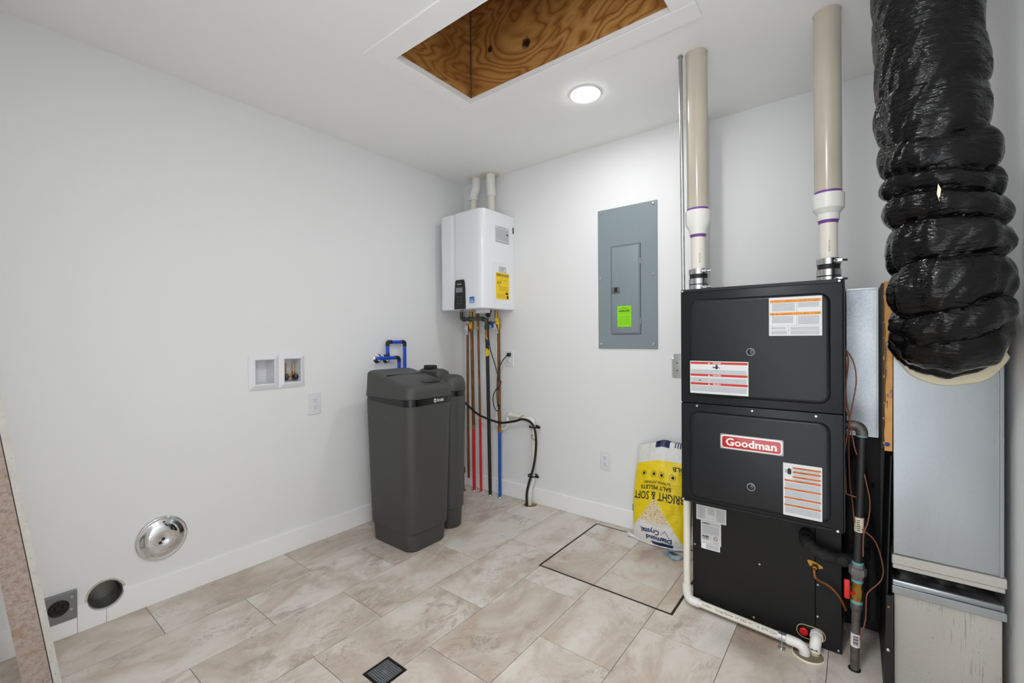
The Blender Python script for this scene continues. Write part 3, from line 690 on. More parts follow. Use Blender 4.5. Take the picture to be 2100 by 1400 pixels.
fin('valve_handle', B().box(2.501, 2.518, -0.668, -0.658, 0.262, 0.330, 0.004, 2).cyl((2.522, -0.66, 0.283), (2.537, -0.64, 0.283), 0.005, seg=10), redh, t)
fin('union', B().lathe(pz(0.326), (0.0265, 0, 1), [(0, 0.0165), (0.012, 0.0195), (0.02, 0.0195), (0.02, 0.0255), (0.045, 0.0255), (0.047, 0.021), (0.058, 0.0185)], 8), mat('union_iron', (112, 110, 106), 0.55, 0.4, var=0.15, vscale=60), t)
fin('sealant', B().lathe(pz(0.384), (0.0265, 0, 1), [(0, 0.0175), (0.005, 0.0172), (0.007, 0.014)], 16), teal, t)
fin('sealant', B().lathe(pz(0.838), (0.0265, 0, 1), [(0, 0.0172), (0.006, 0.0175), (0.016, 0.016)], 16), teal, t)
fin('upper_pipe', B().cyl(pz(0.384), pz(0.842), 0.0135, seg=20), mat('black_coated_pipe', (30, 30, 31), 0.5), t)
e0 = pz(0.842)
fin('elbow', B().tube([e0, e0 + V((0, 0, 0.012)), e0 + V((-0.006, 0, 0.027)), e0 + V((-0.020, 0, 0.033)), e0 + V((-0.034, 0, 0.033))], 0.0175, 18), iron, t)
fin('stub', B().cyl(e0 + V((-0.03, 0, 0.033)), (2.5038, -0.635, 0.875), 0.0135, seg=18), mat('black_coated_pipe', (30, 30, 31)), t)
fin('wire_tape', B().cyl((2.508, -0.635, 0.876), (2.519, -0.635, 0.876), 0.0155, seg=18), MATS['green_pipe_dope'], t)
for z, hh, nm in ((0.5, 0.052, 'upper'), (0.087, 0.047, 'lower')):
    tg = fin('sticker', B().lathe(pz(z), (0.0265, 0, 1), [(0, 0.0137), (0.0, 0.0142), (hh, 0.0142), (hh, 0.0137)], 20, False, False), mat('old_sticker' if nm == 'upper' else 'bar_sticker', (206, 198, 176) if nm == 'upper' else (226, 222, 220), 0.6, var=0.12 if nm == 'upper' else 0.01, vscale=120), t)
    tg['label'] = 'crumpled paper sticker' if nm == 'upper' else 'white sticker with a bar code'
    q = B()
    if nm == 'lower':
        for k in range(9): q.box(pz(z).x - 0.006, pz(z).x + 0.008, -0.6496, -0.6490, z + 0.008 + k * 0.0038, z + 0.0092 + k * 0.0038 + 0.0008 * (k % 3))
    else:
        for k in range(6): q.box(pz(z).x - 0.006 + 0.001 * (k % 2), pz(z).x + 0.004, -0.6496, -0.6490, z + 0.006 + k * 0.007, z + 0.0085 + k * 0.007)
    fin('print_area', q, inkM, tg)

# brown control wires
t = thing('control_wire', (2.515, -0.648, 0.9), 'thin brown control wires looping out of the furnace side past the gas pipe', 'wire')
for pts in ([(2.5045, -0.645, 1.147), (2.515, -0.65, 1.105), (2.506, -0.65, 1.001), (2.508, -0.65, 0.931), (2.517, -0.653, 0.901), (2.512, -0.655, 0.846), (2.504, -0.66, 0.775), (2.503, -0.70, 0.66) if False else (2.5075, -0.66, 0.652), (2.509, -0.66, 0.634), (2.536, -0.655, 0.626)],
            [(2.5045, -0.645, 1.150), (2.528, -0.65, 1.106), (2.537, -0.65, 1.037), (2.526, -0.65, 0.950), (2.518, -0.653, 0.895), (2.524, -0.655, 0.85), (2.532, -0.656, 0.80), (2.538, -0.652, 0.776)],
            [(2.5045, -0.645, 1.144), (2.510, -0.65, 1.08), (2.508, -0.65, 1.0), (2.512, -0.65, 0.94), (2.519, -0.653, 0.905), (2.515, -0.62, 0.80), (2.518, -0.618, 0.663), (2.524, -0.62, 0.611), (2.531, -0.654, 0.534)],
            [(2.552, -0.60, 0.74), (2.561, -0.648, 0.697), (2.574, -0.65, 0.614), (2.568, -0.65, 0.544), (2.5565, -0.653, 0.499), (2.555, -0.652, 0.42)],
            [(2.552, -0.652, 0.515), (2.588, -0.65, 0.481), (2.608, -0.65, 0.403), (2.603, -0.65, 0.351), (2.568, -0.65, 0.296), (2.563, -0.65, 0.26), (2.561, -0.65, 0.199), (2.546, -0.651, 0.12)]):
    fin('strand', B().tube(pts, 0.0021, 8), wirec, t)

# ------------------------------------------------------------------ sheet metal right of the furnace
t = thing('filter_rack', (2.555, -0.24, 0.8), 'narrow galvanised filter rack wedged between furnace and return duct', 'duct')
fin('front_plate', B().box(2.5065, 2.604, -0.40, -0.398, 0.802, 1.381), galvspk, t)
fin('rack_body', B().box(2.508, 2.602, -0.3975, -0.05, 0.804, 1.379), galv, t)
fin('folded_edge', B().box(2.6, 2.6055, -0.404, -0.398, 0.802, 1.381, 0.001, 1).box(2.5065, 2.604, -0.403, -0.398, 1.374, 1.383, 0.001, 1).box(2.5065, 2.604, -0.404, -0.398, 0.799, 0.803), galv, t)
t = thing('air_filter', (2.618, -0.3, 0.8), 'cardboard framed air filter sticking out beside the return duct', 'filter')
def bend(z): return 0.010 * math.exp(-((z - 1.10) / 0.16) ** 2)
zz = [0.806 + 0.571 * i / 20 for i in range(21)]
b = B(); b.rings([[V((2.6118 + bend(z) * 0.5 + 0.0018 * math.sin(i * 2.3), -0.675, z)), V((2.6318 + bend(z) * 0.12, -0.675, z)), V((2.6318, -0.645, z)), V((2.6118, -0.645, z))] for i, z in enumerate(zz)])
fr = fin('cardboard_frame', b, cardb, t, sharp=20)
vs, fs = meshof('\u2190 AIR FLOW AIR FLOW AIR FLOW', 0.0075); q = B(); q.add([V((2.6195 - p.y, -0.6756, 1.06 + p.x)) for p in vs], fs)
vs, fs = meshof('AIR\nFILTER', 0.010); q.add([V((2.6255 - p.y * 0.9 - 0.002, -0.6756, 0.985 + p.x)) for p in vs], fs)
q.prism([V((2.6165, -0.6755, 0.967)), V((2.6215, -0.6755, 0.967)), V((2.619, -0.6755, 0.977))], (0, -0.0002, 0)); q.box(2.6183, 2.6197, -0.6757, -0.6755, 0.950, 0.967)
fin('lettering', q, navyink, fr, uv=True)
fin('stamp', B().cyl((2.619, -0.6752, 0.828), (2.619, -0.6756, 0.828), 0.0075, seg=20), navyink, fr)
fin('media_gap_shade', B().box(2.6062, 2.630, -0.6445, -0.06, 0.808, 1.375), mat('media_gap_shade', (60, 56, 50), 0.9, bump=0.8, bscale=60), t)  # filter media, widened as a dark strip for the shaded gap beside the cardboard
b = B()
rt = random.Random(3)
for i in range(8):
    zz_ = 0.84 + i * 0.068 + rt.uniform(-0.02, 0.02); h_ = rt.uniform(0.004, 0.012); b.prism([V((2.6125, -0.668, zz_ - h_)), V((2.6070 + rt.uniform(0, 0.003), -0.668, zz_ + rt.uniform(-0.004, 0.004))), V((2.6125, -0.668, zz_ + h_))], (0, 0.002, 0))
fin('torn_edge', b, cardb, t)

t = thing('black_end_panel', (2.555, -0.33, 0), 'black sheet metal panel closing the gap behind the gas pipe', 'panel')
fin('sheet', B().box(2.497, 2.612, -0.330, -0.326, 0.0006, 0.798, 0.001, 1), blackst, t)
fin('slot', B().box(2.583, 2.594, -0.3312, -0.3301, 0.58, 0.60), darkgap, t)
t = thing('black_side_panel', (2.612, -0.66, 0), 'tall narrow black steel panel leaning edge-on against the return duct', 'panel')
b = B().prism([V((2.6075, -0.69, 0.0006)), V((2.6115, -0.69, 0.0006)), V((2.6300, -0.69, 0.795)), V((2.6265, -0.69, 0.795))], (0, 0.35, 0))
fin('sheet', b, blackst, t)
fin('folded_lip', B().prism([V((2.608, -0.7, 0.0006)), V((2.6325, -0.7, 0.0006)), V((2.6325, -0.7, 0.33)), V((2.615, -0.7, 0.33))], (0, 0.0095, 0)), blackgl, t)
for z in (0.022, 0.145): screw('screw', (2.619, -0.7, z), (0, -1, 0), 0.005, t)
screw('screw', (2.6205, -0.7, 0.29), (0, -1, 0), 0.003, t, brass)

DX0, DX1, DY0, DY1 = 2.634, 2.888, -0.66, -0.16
t = thing('return_duct', ((DX0 + DX1) / 2, -0.41, 0), 'tall galvanised return duct with black canvas joint, under the flex duct', 'duct')
b = B().box(DX0, DX1, DY0, DY1, 0.458, 1.31, 0.002, 1)
fin('upper_duct', b, galv, t)
fin('corner_seam', B().box(DX1 - 0.010, DX1 + 0.001, DY0 - 0.004, DY0 + 0.008, 0.458, 1.30, 0.001, 1), galv, t)
fin('corner_seam', B().box(DX0 + 0.004, DX0 + 0.006, DY0 - 0.0025, DY0 + 0.002, 0.46, 1.30), galv, t)
f1 = B().box(DX0 - 0.004, DX1 + 0.006, DY0 - 0.012, DY1 + 0.006, 0.428, 0.4575, 0.002, 1)
f1.box(DX0 - 0.002, DX1 + 0.003, DY0 - 0.008, DY1 + 0.004, 0.412, 0.4285, 0.002, 1)
fin('upper_flange', f1, galvold, t)
rg = []
for k, z in enumerate((0.4125, 0.402, 0.392, 0.382, 0.3725)):
    ring = []
    for i in range(60):
        s = i / 60 * 4; side = int(s); f = s - side
        c = [(DX0, DY0), (DX1, DY0), (DX1, DY1), (DX0, DY1)]; a, e = c[side], c[(side + 1) % 4]
        p = V((a[0] + (e[0] - a[0]) * f, a[1] + (e[1] - a[1]) * f, z + 0.003 * noise.noise(V((i * 0.7, k, 0)))))
        cc = V(((DX0 + DX1) / 2, (DY0 + DY1) / 2, z)); sag = (0.004, 0.018, 0.024, 0.018, 0.004)[k]
        ring.append(p + (cc - p) * (sag / 0.15) * (0.7 + 0.8 * noise.noise(V((i * 0.35, 3 + k * 0.4, 1)))))
    rg.append(ring)
b = B(); b.rings(rg); fin('canvas_connector', b, mat('black_canvas', (12, 12, 13), 0.6, bump=0.3, bscale=60, bdist=0.006), t, sharp=60)
f2 = B().box(DX0 - 0.002, DX1 + 0.002, DY0 - 0.004, DY1 + 0.004, 0.354, 0.372, 0.003, 2)
f2.box(DX0 - 0.004, DX1 + 0.006, DY0 - 0.012, DY1 + 0.006, 0.328, 0.3538, 0.002, 1)
fin('lower_flange', f2, galv, t)
fin('lower_duct', B().box(DX0 + 0.002, DX1 - 0.002, DY0, DY1, 0.0006, 0.3275, 0.002, 1), galvold, t)

# black insulated flex duct
t = thing('flex_duct', (2.74, -0.83, 1.07), 'fat wrinkled black plastic flex duct hanging from the ceiling onto the return duct', 'duct')
def cat(p, n): return spline([V(q) for q in p], n)
path = cat([(2.690, -0.845, 2.4395), (2.696, -0.845, 2.2), (2.703, -0.848, 2.0), (2.716, -0.85, 1.75), (2.732, -0.85, 1.55), (2.742, -0.85, 1.38), (2.748, -0.835, 1.27), (2.752, -0.79, 1.212), (2.754, -0.73, 1.195), (2.755, -0.676, 1.195)], 44)
N = len(path); SEG = 96; R0 = 0.129
acc = [0.0]
for i in range(1, N): acc.append(acc[-1] + (path[i] - path[i - 1]).length)
folds = [0]; rnd = random.Random(11)
while folds[-1] < acc[-1] + 0.1: folds.append(folds[-1] + (rnd.uniform(0.10, 0.16) if folds[-1] < 0.55 else rnd.uniform(0.055, 0.135)))
def fold(s):
    for a, c in zip(folds, folds[1:]):
        if a <= s < c:
            f = (s - a) / (c - a); amp = min(1, (c - a) / 0.06); return (math.sin(pi * f) ** 0.55) * amp, folds.index(a)
    return 0.5, 0
rings = []; up = None
for i in range(N):
    tn = (path[min(i + 1, N - 1)] - path[max(i - 1, 0)]).normalized()
    up = tn.orthogonal().normalized() if up is None else (up - tn * up.dot(tn)).normalized()
    sd = tn.cross(up); ring = []
    for k in range(SEG):
        a = 2 * pi * k / SEG; dirv = up * math.cos(a) + sd * math.sin(a)
        s = acc[i] + 0.024 * math.sin(a + 1.1 + 1.6 * math.sin(acc[i] * 7)) + 0.022 * noise.noise(V((math.cos(a) * 1.5, math.sin(a) * 1.5, acc[i] * 5)))
        fv, idx = fold(max(s, 0))
        ampl = 0.004 + 0.021 * min(1, max(0, (acc[i] - 0.40) / 0.45))
        q = V((math.cos(a) * 2.6, math.sin(a) * 2.6, idx * 3.1))
        big = 0.015 * noise.noise(q) * min(1, 0.15 + max(0, acc[i] - 0.35) * 1.6)
        p0 = path[i] + dirv * R0
        wr = 0.0050 * noise.noise(V((p0.x * 9, p0.y * 9, p0.z * 30 + 8 * math.sin(a)))) + 0.0012 * noise.noise(V((p0.x * 25, p0.y * 25, p0.z * 60)))
        end = max(0, (i - (N - 40)) / 40); 
        r = R0 - 0.010 + ampl * (fv - 0.45) * (1 - 0.5 * end) + big + wr
        ring.append(path[i] + dirv * r)
    rings.append(ring)
b = B(); b.rings(rings); fin('jacket', b, filmM, t, sharp=70)
# cream liner pulled out at the end, flat against the duct
b = B(); ring0 = []; ring1 = []
cx, cz = 2.764, 1.178
rg = []
for f, yy in ((0.92, -0.663), (1.0, -0.664), (1.03, -0.672), (1.0, -0.684), (0.86, -0.688)):
    ring = []
    for i in range(72):
        a = 2 * pi * i / 72
        rr = 0.131 + 0.012 * noise.noise(V((math.cos(a) * 1.7, math.sin(a) * 1.7, 4.2))) + (0.012 if math.sin(a) < -0.3 else 0)
        ring.append(V((cx + rr * f * math.cos(a) * 0.97, yy, cz + rr * f * math.sin(a))))
    rg.append(ring)
b.rings(rg); fin('insulation_liner', b, cream, t)
sl = B(); 
for P in ([(2.708, -0.9815, 1.575), (2.7105, -0.982, 1.600), (2.716, -0.982, 1.585), (2.713, -0.9815, 1.553)],): sl.prism([V(p) for p in P], (0, -0.004, 0))
fin('tear', sl, cream, t)

# ------------------------------------------------------------------ water heater
t = thing('water_heater', (0.295, -0.17, 1.4), 'white tankless water heater with black control panel, high on the wall in the corner', 'water heater')
hx0, hx1, hy0, hz0, hz1 = 0.075, 0.515, -0.335, 1.405, 2.103
cap = [(0, 0), (0.0, 0.0)]
def hring(z, ins):
    pts = [V((hx0 + ins, -0.001, z)), V((hx0 + ins, hy0 + 0.03 + ins, z))]
    for i in range(7):
        a = pi + pi / 2 * i / 6; pts.append(V((hx0 + 0.03 + (0.03 - ins) * math.cos(a), hy0 + 0.03 + (0.03 - ins) * math.sin(a), z)))
    # shallow vertical channel between the grey-white left strip and the bulging door
    for xx, dy in ((0.195, 0.0), (0.205, 0.006), (0.222, 0.007), (0.240, -0.004), (0.262, -0.010), (0.44, -0.012)): pts.append(V((xx, hy0 + ins + dy, z)))
    for i in range(9):
        a = -pi / 2 + pi / 2 * i / 8; pts.append(V((hx1 - 0.05 + (0.05 - ins) * math.cos(a), hy0 + 0.038 + (0.05 - ins) * math.sin(a), z)))
    pts.append(V((hx1 - ins, -0.001, z))); return pts
fin('cabinet', B().rings([hring(hz0, 0.006), hring(hz0 + 0.006, 0), hring(hz1 - 0.006, 0), hring(hz1, 0.008)]), whiteen, t, sharp=30)
fin('side_relief', pan((hx1, 0, 0), Y_, Z_, -0.245, -0.022, 1.443, 1.74, 0.014, [(0, -0.001), (0, 0.0012), (0.003, 0.0022), (0.006, 0.0010)]), whiteen, t)
fin('side_latch', B().box(0.512, 0.5185, -0.012, -0.002, 1.975, 2.02, 0.001, 1), blackpl, t)
yf = hy0 - 0.0125
cpn = fin('control_panel', B().prism([V((x, yf + 0.004, z)) for x, z in ((0.242, 1.407), (0.345, 1.407), (0.348, 1.42), (0.344, 1.56), (0.338, 1.61), (0.33, 1.617), (0.262, 1.617), (0.252, 1.610), (0.246, 1.55), (0.239, 1.42))], (0, -0.010, 0)), blackgl, t)
fin('screen', B().box(0.258, 0.324, yf - 0.0075, yf - 0.005, 1.527, 1.561, 0.001, 1), mat('lcd_grey', (128, 132, 134), 0.2), cpn)
for i in range(2):
    for j in range(3): fin('button', B().lathe((0.279 + i * 0.029, yf - 0.006, 1.491 - j * 0.021), (0, -1, 0), [(0, 0.006), (0.0015, 0.006), (0.002, 0.005)], 14), mat('button_grey', (74, 76, 78), 0.4), cpn)
vs, fs = meshof('NAVIEN', 0.0095, 0.0003, 0.042); b = B(); b.add([V((0.271 + p.x, yf - 0.0066, 1.583 + p.y)) for p in vs], fs); fin('lettering', b, mat('pale_ink', (214, 216, 218), 0.5), cpn, uv=True)
L = Label(t, 'efficiency_sticker', (0.386, yf - 0.0002, 1.446), X_, Z_, 0.046, 0.044, mat('sticker_blue', (24, 124, 200), 0.4), label='small blue square sticker')
L.text('energy', 0.005, 0.019, 0.014, paper, 0.0003, 0.033); L.frect(0.1, 0.12, 0.9, 0.3, paper); L.done()
xs = hx1 + 0.0014
L = Label(t, 'rating_label', (xs, -0.212, 1.885), Y_, Z_, 0.156, 0.118, paper, label='silver-white rating label on the side')
L.frect(0.03, 0.12, 0.97, 0.84, finew); L.frect(0.2, 0.88, 0.8, 0.96, finew); L.frect(0.78, 0.52, 0.92, 0.60, inkM, off=0.0006); L.frect(0.02, 0.03, 0.98, 0.05, inkM); L.done()
L = Label(t, 'info_sticker', (xs, -0.178, 1.672), Y_, Z_, 0.084, 0.040, paper)
for a in ((0.05, 0.93, 0.95, 0.97), (0.05, 0.03, 0.95, 0.07), (0.02, 0.08, 0.04, 0.92), (0.96, 0.08, 0.98, 0.92)): L.frect(*a, inkM)
L.text('DIRECT\n VENT', 0.018, 0.024, 0.014, inkM); L.done()
L = Label(t, 'energy_label', (xs, -0.211, 1.477), Y_, Z_, 0.150, 0.191, mat('energy_yellow', (246, 208, 8), 0.45), label='yellow energy guide label')
L.text('ENERGYGUIDE', 0.006, 0.165, 0.026, inkM, 0.0005, 0.138); L.text('$218', 0.012, 0.112, 0.022, inkM, 0.0004)
L.poly([(0.068, 0.158), (0.078, 0.158), (0.073, 0.150)], inkM); L.poly([(0.03, 0.103), (0.04, 0.103), (0.035, 0.096)], inkM)
finey = print_material('print_on_yellow', (246, 208, 8), (212, 174, 22), 0.006)
for a in ((0.2, 0.68, 0.85, 0.76), (0.2, 0.30, 0.9, 0.50), (0.05, 0.05, 0.7, 0.2)): L.frect(*a, finey)
L.frect(0.72, 0.19, 0.92, 0.27, inkM); L.frect(0.8, 0.04, 0.94, 0.155, inkM); L.done()
fin('gas_bracket', B().box(0.345, 0.452, -0.24, -0.20, 1.380, 1.4045, 0.002, 1), whitepl, t)
for px, mt in ((0.155, brass), (0.222, copper), (0.412, brass)):
    fin('connection_nipple', B().cyl((px, -0.085, 1.35), (px, -0.085, 1.4048), 0.014, seg=16), mt, t)
fin('strainer_cap', B().cyl((0.40, -0.17, 1.36), (0.40, -0.15, 1.404), 0.018, seg=16), blackpl, t)
for k, (xx, yy) in enumerate(((0.41, -0.255), (0.445, -0.235))): screw('top_screw', (xx + 0.01, yy, 2.104), (0, 0, 1), 0.007, t, blackpl)

def hvent(name, xb, yb, xt, yt, fl, label):
    t = thing(name, (xb, yb, 2.103), label, 'pipe', 'white vents above the water heater')
    fin('lower_pipe', B().cyl((xb, yb, 2.1035), (xb, yb, 2.275), 0.026, seg=24), pvc, t)
    o = V((xt - xb, yt - yb, 0))
    fin('coupling', B().tube([V((xb, yb, 2.268)), V((xb, yb, 2.300)), V((xb, yb, 2.318)) + o * 0.3, V((xb, yb, 2.345)) + o * 0.9, V((xt, yt, 2.37))], 0.0335, 24), pvcfit, t)
    fin('coupling', B().lathe((xt, yt, 2.36), (0, 0, 1), [(0, 0.0325), (0.002, 0.0345), (0.06, 0.0345), (0.0725, 0.033)], 24), pvcfit, t)
    fin('ceiling_plate', B().lathe((fl[0], fl[1], 2.4397), (0, 0, -1), [(0, fl[2]), (0.005, fl[2]), (0.007, fl[2] - 0.004), (0.007, 0.02)], 40), mat('cream_plate', (226, 218, 196), 0.4), t)
hvent('heater_vent', 0.368, -0.080, 0.364, -0.080, (0.350, -0.078, 0.074), 'straight white heater vent under the larger cream ceiling plate')
hvent('heater_vent', 0.188, -0.080, 0.217, -0.080, (0.208, -0.092, 0.052), 'bent white heater vent nearest the room corner')

# ------------------------------------------------------------------ pipes under the water heater
def handle(parent, c, material, ang=0.0, ln=0.05):
    c = V(c); d = V((math.sin(ang), 0, -math.cos(ang))); p = V((d.z, 0, -d.x))
    b = B().cyl(c + V((0, 0.018, 0)), c + V((0, -0.004, 0)), 0.006, seg=10)
    b.lathe(c + V((0, -0.002, 0)), (0, -1, 0), [(0, 0.011), (0.006, 0.011), (0.008, 0.008)], 16)
    b.prism([c + V((0, -0.003, 0)) + p * 0.007, c + V((0, -0.003, 0)) - p * 0.007, c + V((0, -0.003, 0)) - p * 0.009 + d * ln, c + V((0, -0.003, 0)) + p * 0.009 + d * ln], (0, -0.006, 0))
    return fin('valve_handle', b, material, parent)
def tagcard(parent, c, ang, w_, h_):
    d = V((math.sin(ang), 0, -math.cos(ang))); p = V((math.cos(ang), 0, math.sin(ang))); c = V(c)
    o = fin('tag', B().prism([c - p * w_ / 2, c + p * w_ / 2, c + p * w_ / 2 + d * h_, c - p * w_ / 2 + d * h_], (0, -0.0012, 0)), paper, parent)
    q = B()
    for k in range(4): 
        a = c + d * (h_ * 0.55 + k * h_ * 0.1) + V((0, -0.0016, 0)); q.add([a - p * w_ * 0.35, a + p * w_ * 0.35, a + p * w_ * 0.35 + d * h_ * 0.04, a - p * w_ * 0.35 + d * h_ * 0.04], [(3, 2, 1, 0)])
    fin('print_area', q, mat('grey_ink', (150, 150, 152), 0.6), o, uv=True)
cap_ = 'copper pipes under the water heater'
def esc(parent, x, y, r=0.027):
    fin('escutcheon', B().lathe((x, y, 0.0004), (0, 0, 1), [(0, r), (0.003, r * 0.95), (0.006, r * 0.6), (0.006, r * 0.4)], 24), chrome, parent)

t = thing('copper_pipe', (0.101, -0.072, 0.09), 'copper relief pipe ending open above the floor, nearest the corner', 'pipe', cap_)
fin('tube', B().tube([(0.101, -0.072, 0.088), (0.098, -0.072, 0.6), (0.101, -0.072, 1.2), (0.103, -0.074, 1.26), (0.118, -0.08, 1.292)], 0.0098, 16), copper, t)
fin('relief_valve', B().cyl((0.098, -0.082, 1.262), (0.128, -0.082, 1.262), 0.0135, seg=14).cyl((0.110, -0.082, 1.25), (0.110, -0.082, 1.306), 0.011, seg=14), brass, t)
b = B(); b.tube([(0.100 + 0.011 * math.cos(a), -0.098, 1.236 + 0.016 * math.sin(a)) for a in [2 * pi * i / 12 for i in range(13)]], 0.0014, 6, smooth=2); fin('pull_ring', b, zinc, t)

t = thing('copper_pipe', (0.152, -0.064, 0), 'thicker copper pipe in a red sleeve with red and yellow valve handles', 'pipe', cap_)
fin('tube', B().cyl((0.152, -0.066, 0.470), (0.153, -0.080, 1.35), 0.0123, seg=18), copper, t)
fin('red_sleeve', B().cyl((0.152, -0.064, 0.0005), (0.152, -0.066, 0.482), 0.0128, seg=18), redp, t)
fin('sleeve_fitting', B().lathe((0.152, -0.066, 0.480), (0, 0, 1), [(0, 0.0135), (0.028, 0.0135), (0.03, 0.0145), (0.036, 0.0145), (0.036, 0.0125)], 18), brass, t)
fin('valve_body', B().lathe((0.153, -0.080, 1.262), (0, 0, 1), [(0, 0.014), (0.012, 0.018), (0.05, 0.019), (0.07, 0.016), (0.088, 0.0145)], 12), brass, t)
handle(t, (0.136, -0.105, 1.300), redh, 0.0, 0.05); handle(t, (0.163, -0.103, 1.300), yelp, 0.2, 0.026)
tagcard(t, (0.134, -0.118, 1.300), 0.0, 0.030, 0.075); esc(t, 0.152, -0.064)

t = thing('copper_pipe', (0.221, -0.060, 0), 'thinnest copper pipe, in a red sleeve next to the black gas pipe', 'pipe', cap_)
fin('tube', B().cyl((0.220, -0.064, 0.565), (0.2205, -0.080, 1.352), 0.0082, seg=16), copper, t)
fin('red_sleeve', B().cyl((0.221, -0.060, 0.0005), (0.220, -0.064, 0.572), 0.0098, seg=16), redp, t)
fin('union_nut', B().lathe((0.2205, -0.08, 1.33), (0, 0, 1), [(0, 0.012), (0.004, 0.016), (0.03, 0.016), (0.034, 0.012)], 8).lathe((0.2205, -0.08, 1.268), (0, 0, 1), [(0, 0.0098), (0.02, 0.0098)], 16).lathe((0.220, -0.064, 0.57), (0, 0, 1), [(0, 0.0102), (0.024, 0.0102)], 14), brass, t)
esc(t, 0.221, -0.060, 0.024)

t = thing('copper_pipe', (0.412, -0.060, 0), 'copper pipe in a blue sleeve with blue and yellow valve handles', 'pipe', cap_)
fin('tube', B().cyl((0.412, -0.058, 0.48), (0.412, -0.060, 1.35), 0.0112, seg=18), copper, t)
fin('blue_sleeve', B().cyl((0.412, -0.060, 0.0005), (0.412, -0.058, 0.488), 0.0122, seg=18), bluep, t)
fin('sleeve_fitting', B().lathe((0.412, -0.058, 0.486), (0, 0, 1), [(0, 0.0132), (0.024, 0.0132), (0.026, 0.0145), (0.034, 0.0145), (0.034, 0.0115)], 18), brass, t)
fin('valve_body', B().lathe((0.412, -0.062, 1.255), (0, 0, 1), [(0, 0.0125), (0.012, 0.017), (0.05, 0.0185), (0.07, 0.016), (0.096, 0.0145)], 12).cyl((0.412, -0.075, 1.312), (0.350, -0.085, 1.312), 0.011, seg=12).cyl((0.358, -0.085, 1.312), (0.343, -0.085, 1.312), 0.016, seg=12), brass, t)
handle(t, (0.424, -0.090, 1.310), yelp, pi, 0.038); handle(t, (0.386, -0.100, 1.310), blueh, 0.15, 0.034)
tagcard(t, (0.390, -0.094, 1.305), 0.42, 0.034, 0.082); esc(t, 0.412, -0.060)

t = thing('gas_pipe', (0.321, -0.067, 0), 'straight black gas pipe with yellow tag under the water heater', 'pipe')
fin('tube', B().cyl((0.321, -0.067, 0.0005), (0.345, -0.116, 1.20), 0.0132, seg=20), mat('black_coated_pipe', (30, 30, 31)), t)
fin('valve_body', B().lathe((0.345, -0.116, 1.19), (0, 0, 1), [(0, 0.0165), (0.01, 0.0165), (0.02, 0.0145), (0.05, 0.0165), (0.068, 0.0165)], 12), brass, t)
fin('valve_handle', B().box(0.361, 0.378, -0.140, -0.128, 1.205, 1.262, 0.004, 2).cyl((0.352, -0.128, 1.235), (0.367, -0.134, 1.235), 0.005, seg=10), mat('dark_red_handle', (150, 30, 40), 0.4), t)
fin('green_joint', B().lathe((0.3445, -0.115, 1.172), (0, 0, 1), [(0, 0.014), (0.004, 0.0172), (0.018, 0.0172)], 16), dope, t)
fin('elbow_run', B().tube([(0.345, -0.117, 1.255), (0.345, -0.118, 1.30), (0.338, -0.12, 1.332), (0.315, -0.12, 1.345), (0.25, -0.12, 1.347), (0.12, -0.12, 1.347), (0.096, -0.12, 1.350), (0.084, -0.12, 1.364), (0.083, -0.12, 1.404)], 0.0145, 16), iron, t)
for a, bb in (((0.330, -0.12, 1.338), (0.300, -0.12, 1.346)), ((0.158, -0.12, 1.347), (0.178, -0.12, 1.347)), ((0.100, -0.12, 1.348), (0.126, -0.12, 1.347)), ((0.345, -0.117, 1.262), (0.345, -0.118, 1.302))):
    fin('elbow_collar', B().cyl(a, bb, 0.0185, seg=14), dope, t)
tgc = fin('yellow_tag', B().lathe((0.3423, -0.1105, 1.066), (0, 0, 1), [(0, 0.0135), (0, 0.0148), (0.044, 0.0148), (0.044, 0.0135)], 16, False, False).box(0.343, 0.359, -0.128, -0.1255, 1.062, 1.12), yelp, t)
esc(t, 0.321, -0.067, 0.029)

t = thing('valve_stub', (0.093, -0.126, 0), 'short copper stub pipe with drain valve half hidden by the softener', 'pipe')
fin('tube', B().cyl((0.093, -0.126, 0.0005), (0.093, -0.126, 0.36), 0.0085, seg=14), copper, t)
fin('valve_body', B().lathe((0.093, -0.126, 0.13), (0, 0, 1), [(0, 0.010), (0.012, 0.016), (0.05, 0.016), (0.062, 0.010)], 10).cyl((0.093, -0.126, 0.155), (0.118, -0.135, 0.157), 0.007, seg=10), mat('aged_brass', (122, 92, 44), 0.45, 0.7), t)
fin('foot', B().cyl((0.093, -0.126, 0.0004), (0.093, -0.126, 0.006), 0.018, seg=16), mat('aged_brass', (122, 92, 44)), t)

t = thing('power_cable', (0.40, -0.1, 0.65), 'thin black power cord hanging from the water heater to the wall outlet', 'cord')
fin('cable', B().tube([(0.385, -0.15, 1.404), (0.384, -0.15, 1.30), (0.385, -0.147, 1.215), (0.388, -0.13, 1.117), (0.411, -0.100, 0.990), (0.439, -0.098, 0.900), (0.462, -0.098, 0.873), (0.443, -0.096, 0.835), (0.405, -0.092, 0.807), (0.372, -0.085, 0.750), (0.379, -0.08, 0.677), (0.408, -0.08, 0.650), (0.43, -0.083, 0.671), (0.416, -0.088, 0.717), (0.417, -0.092, 0.808), (0.428, -0.095, 0.918), (0.455, -0.085, 1.010), (0.478, -0.055, 1.062), (0.478, -0.035, 1.074)], 0.0036, 10), rubber, t)
fin('plug', B().box(0.464, 0.494, -0.034, -0.0115, 1.060, 1.086, 0.006, 3), blackpl, t)
fin('cord_clip', B().lathe((0.414, -0.060, 0.69), (0, -1, 0), [(0, 0.010), (0.012, 0.012), (0.02, 0.008)], 12), blackpl, t)

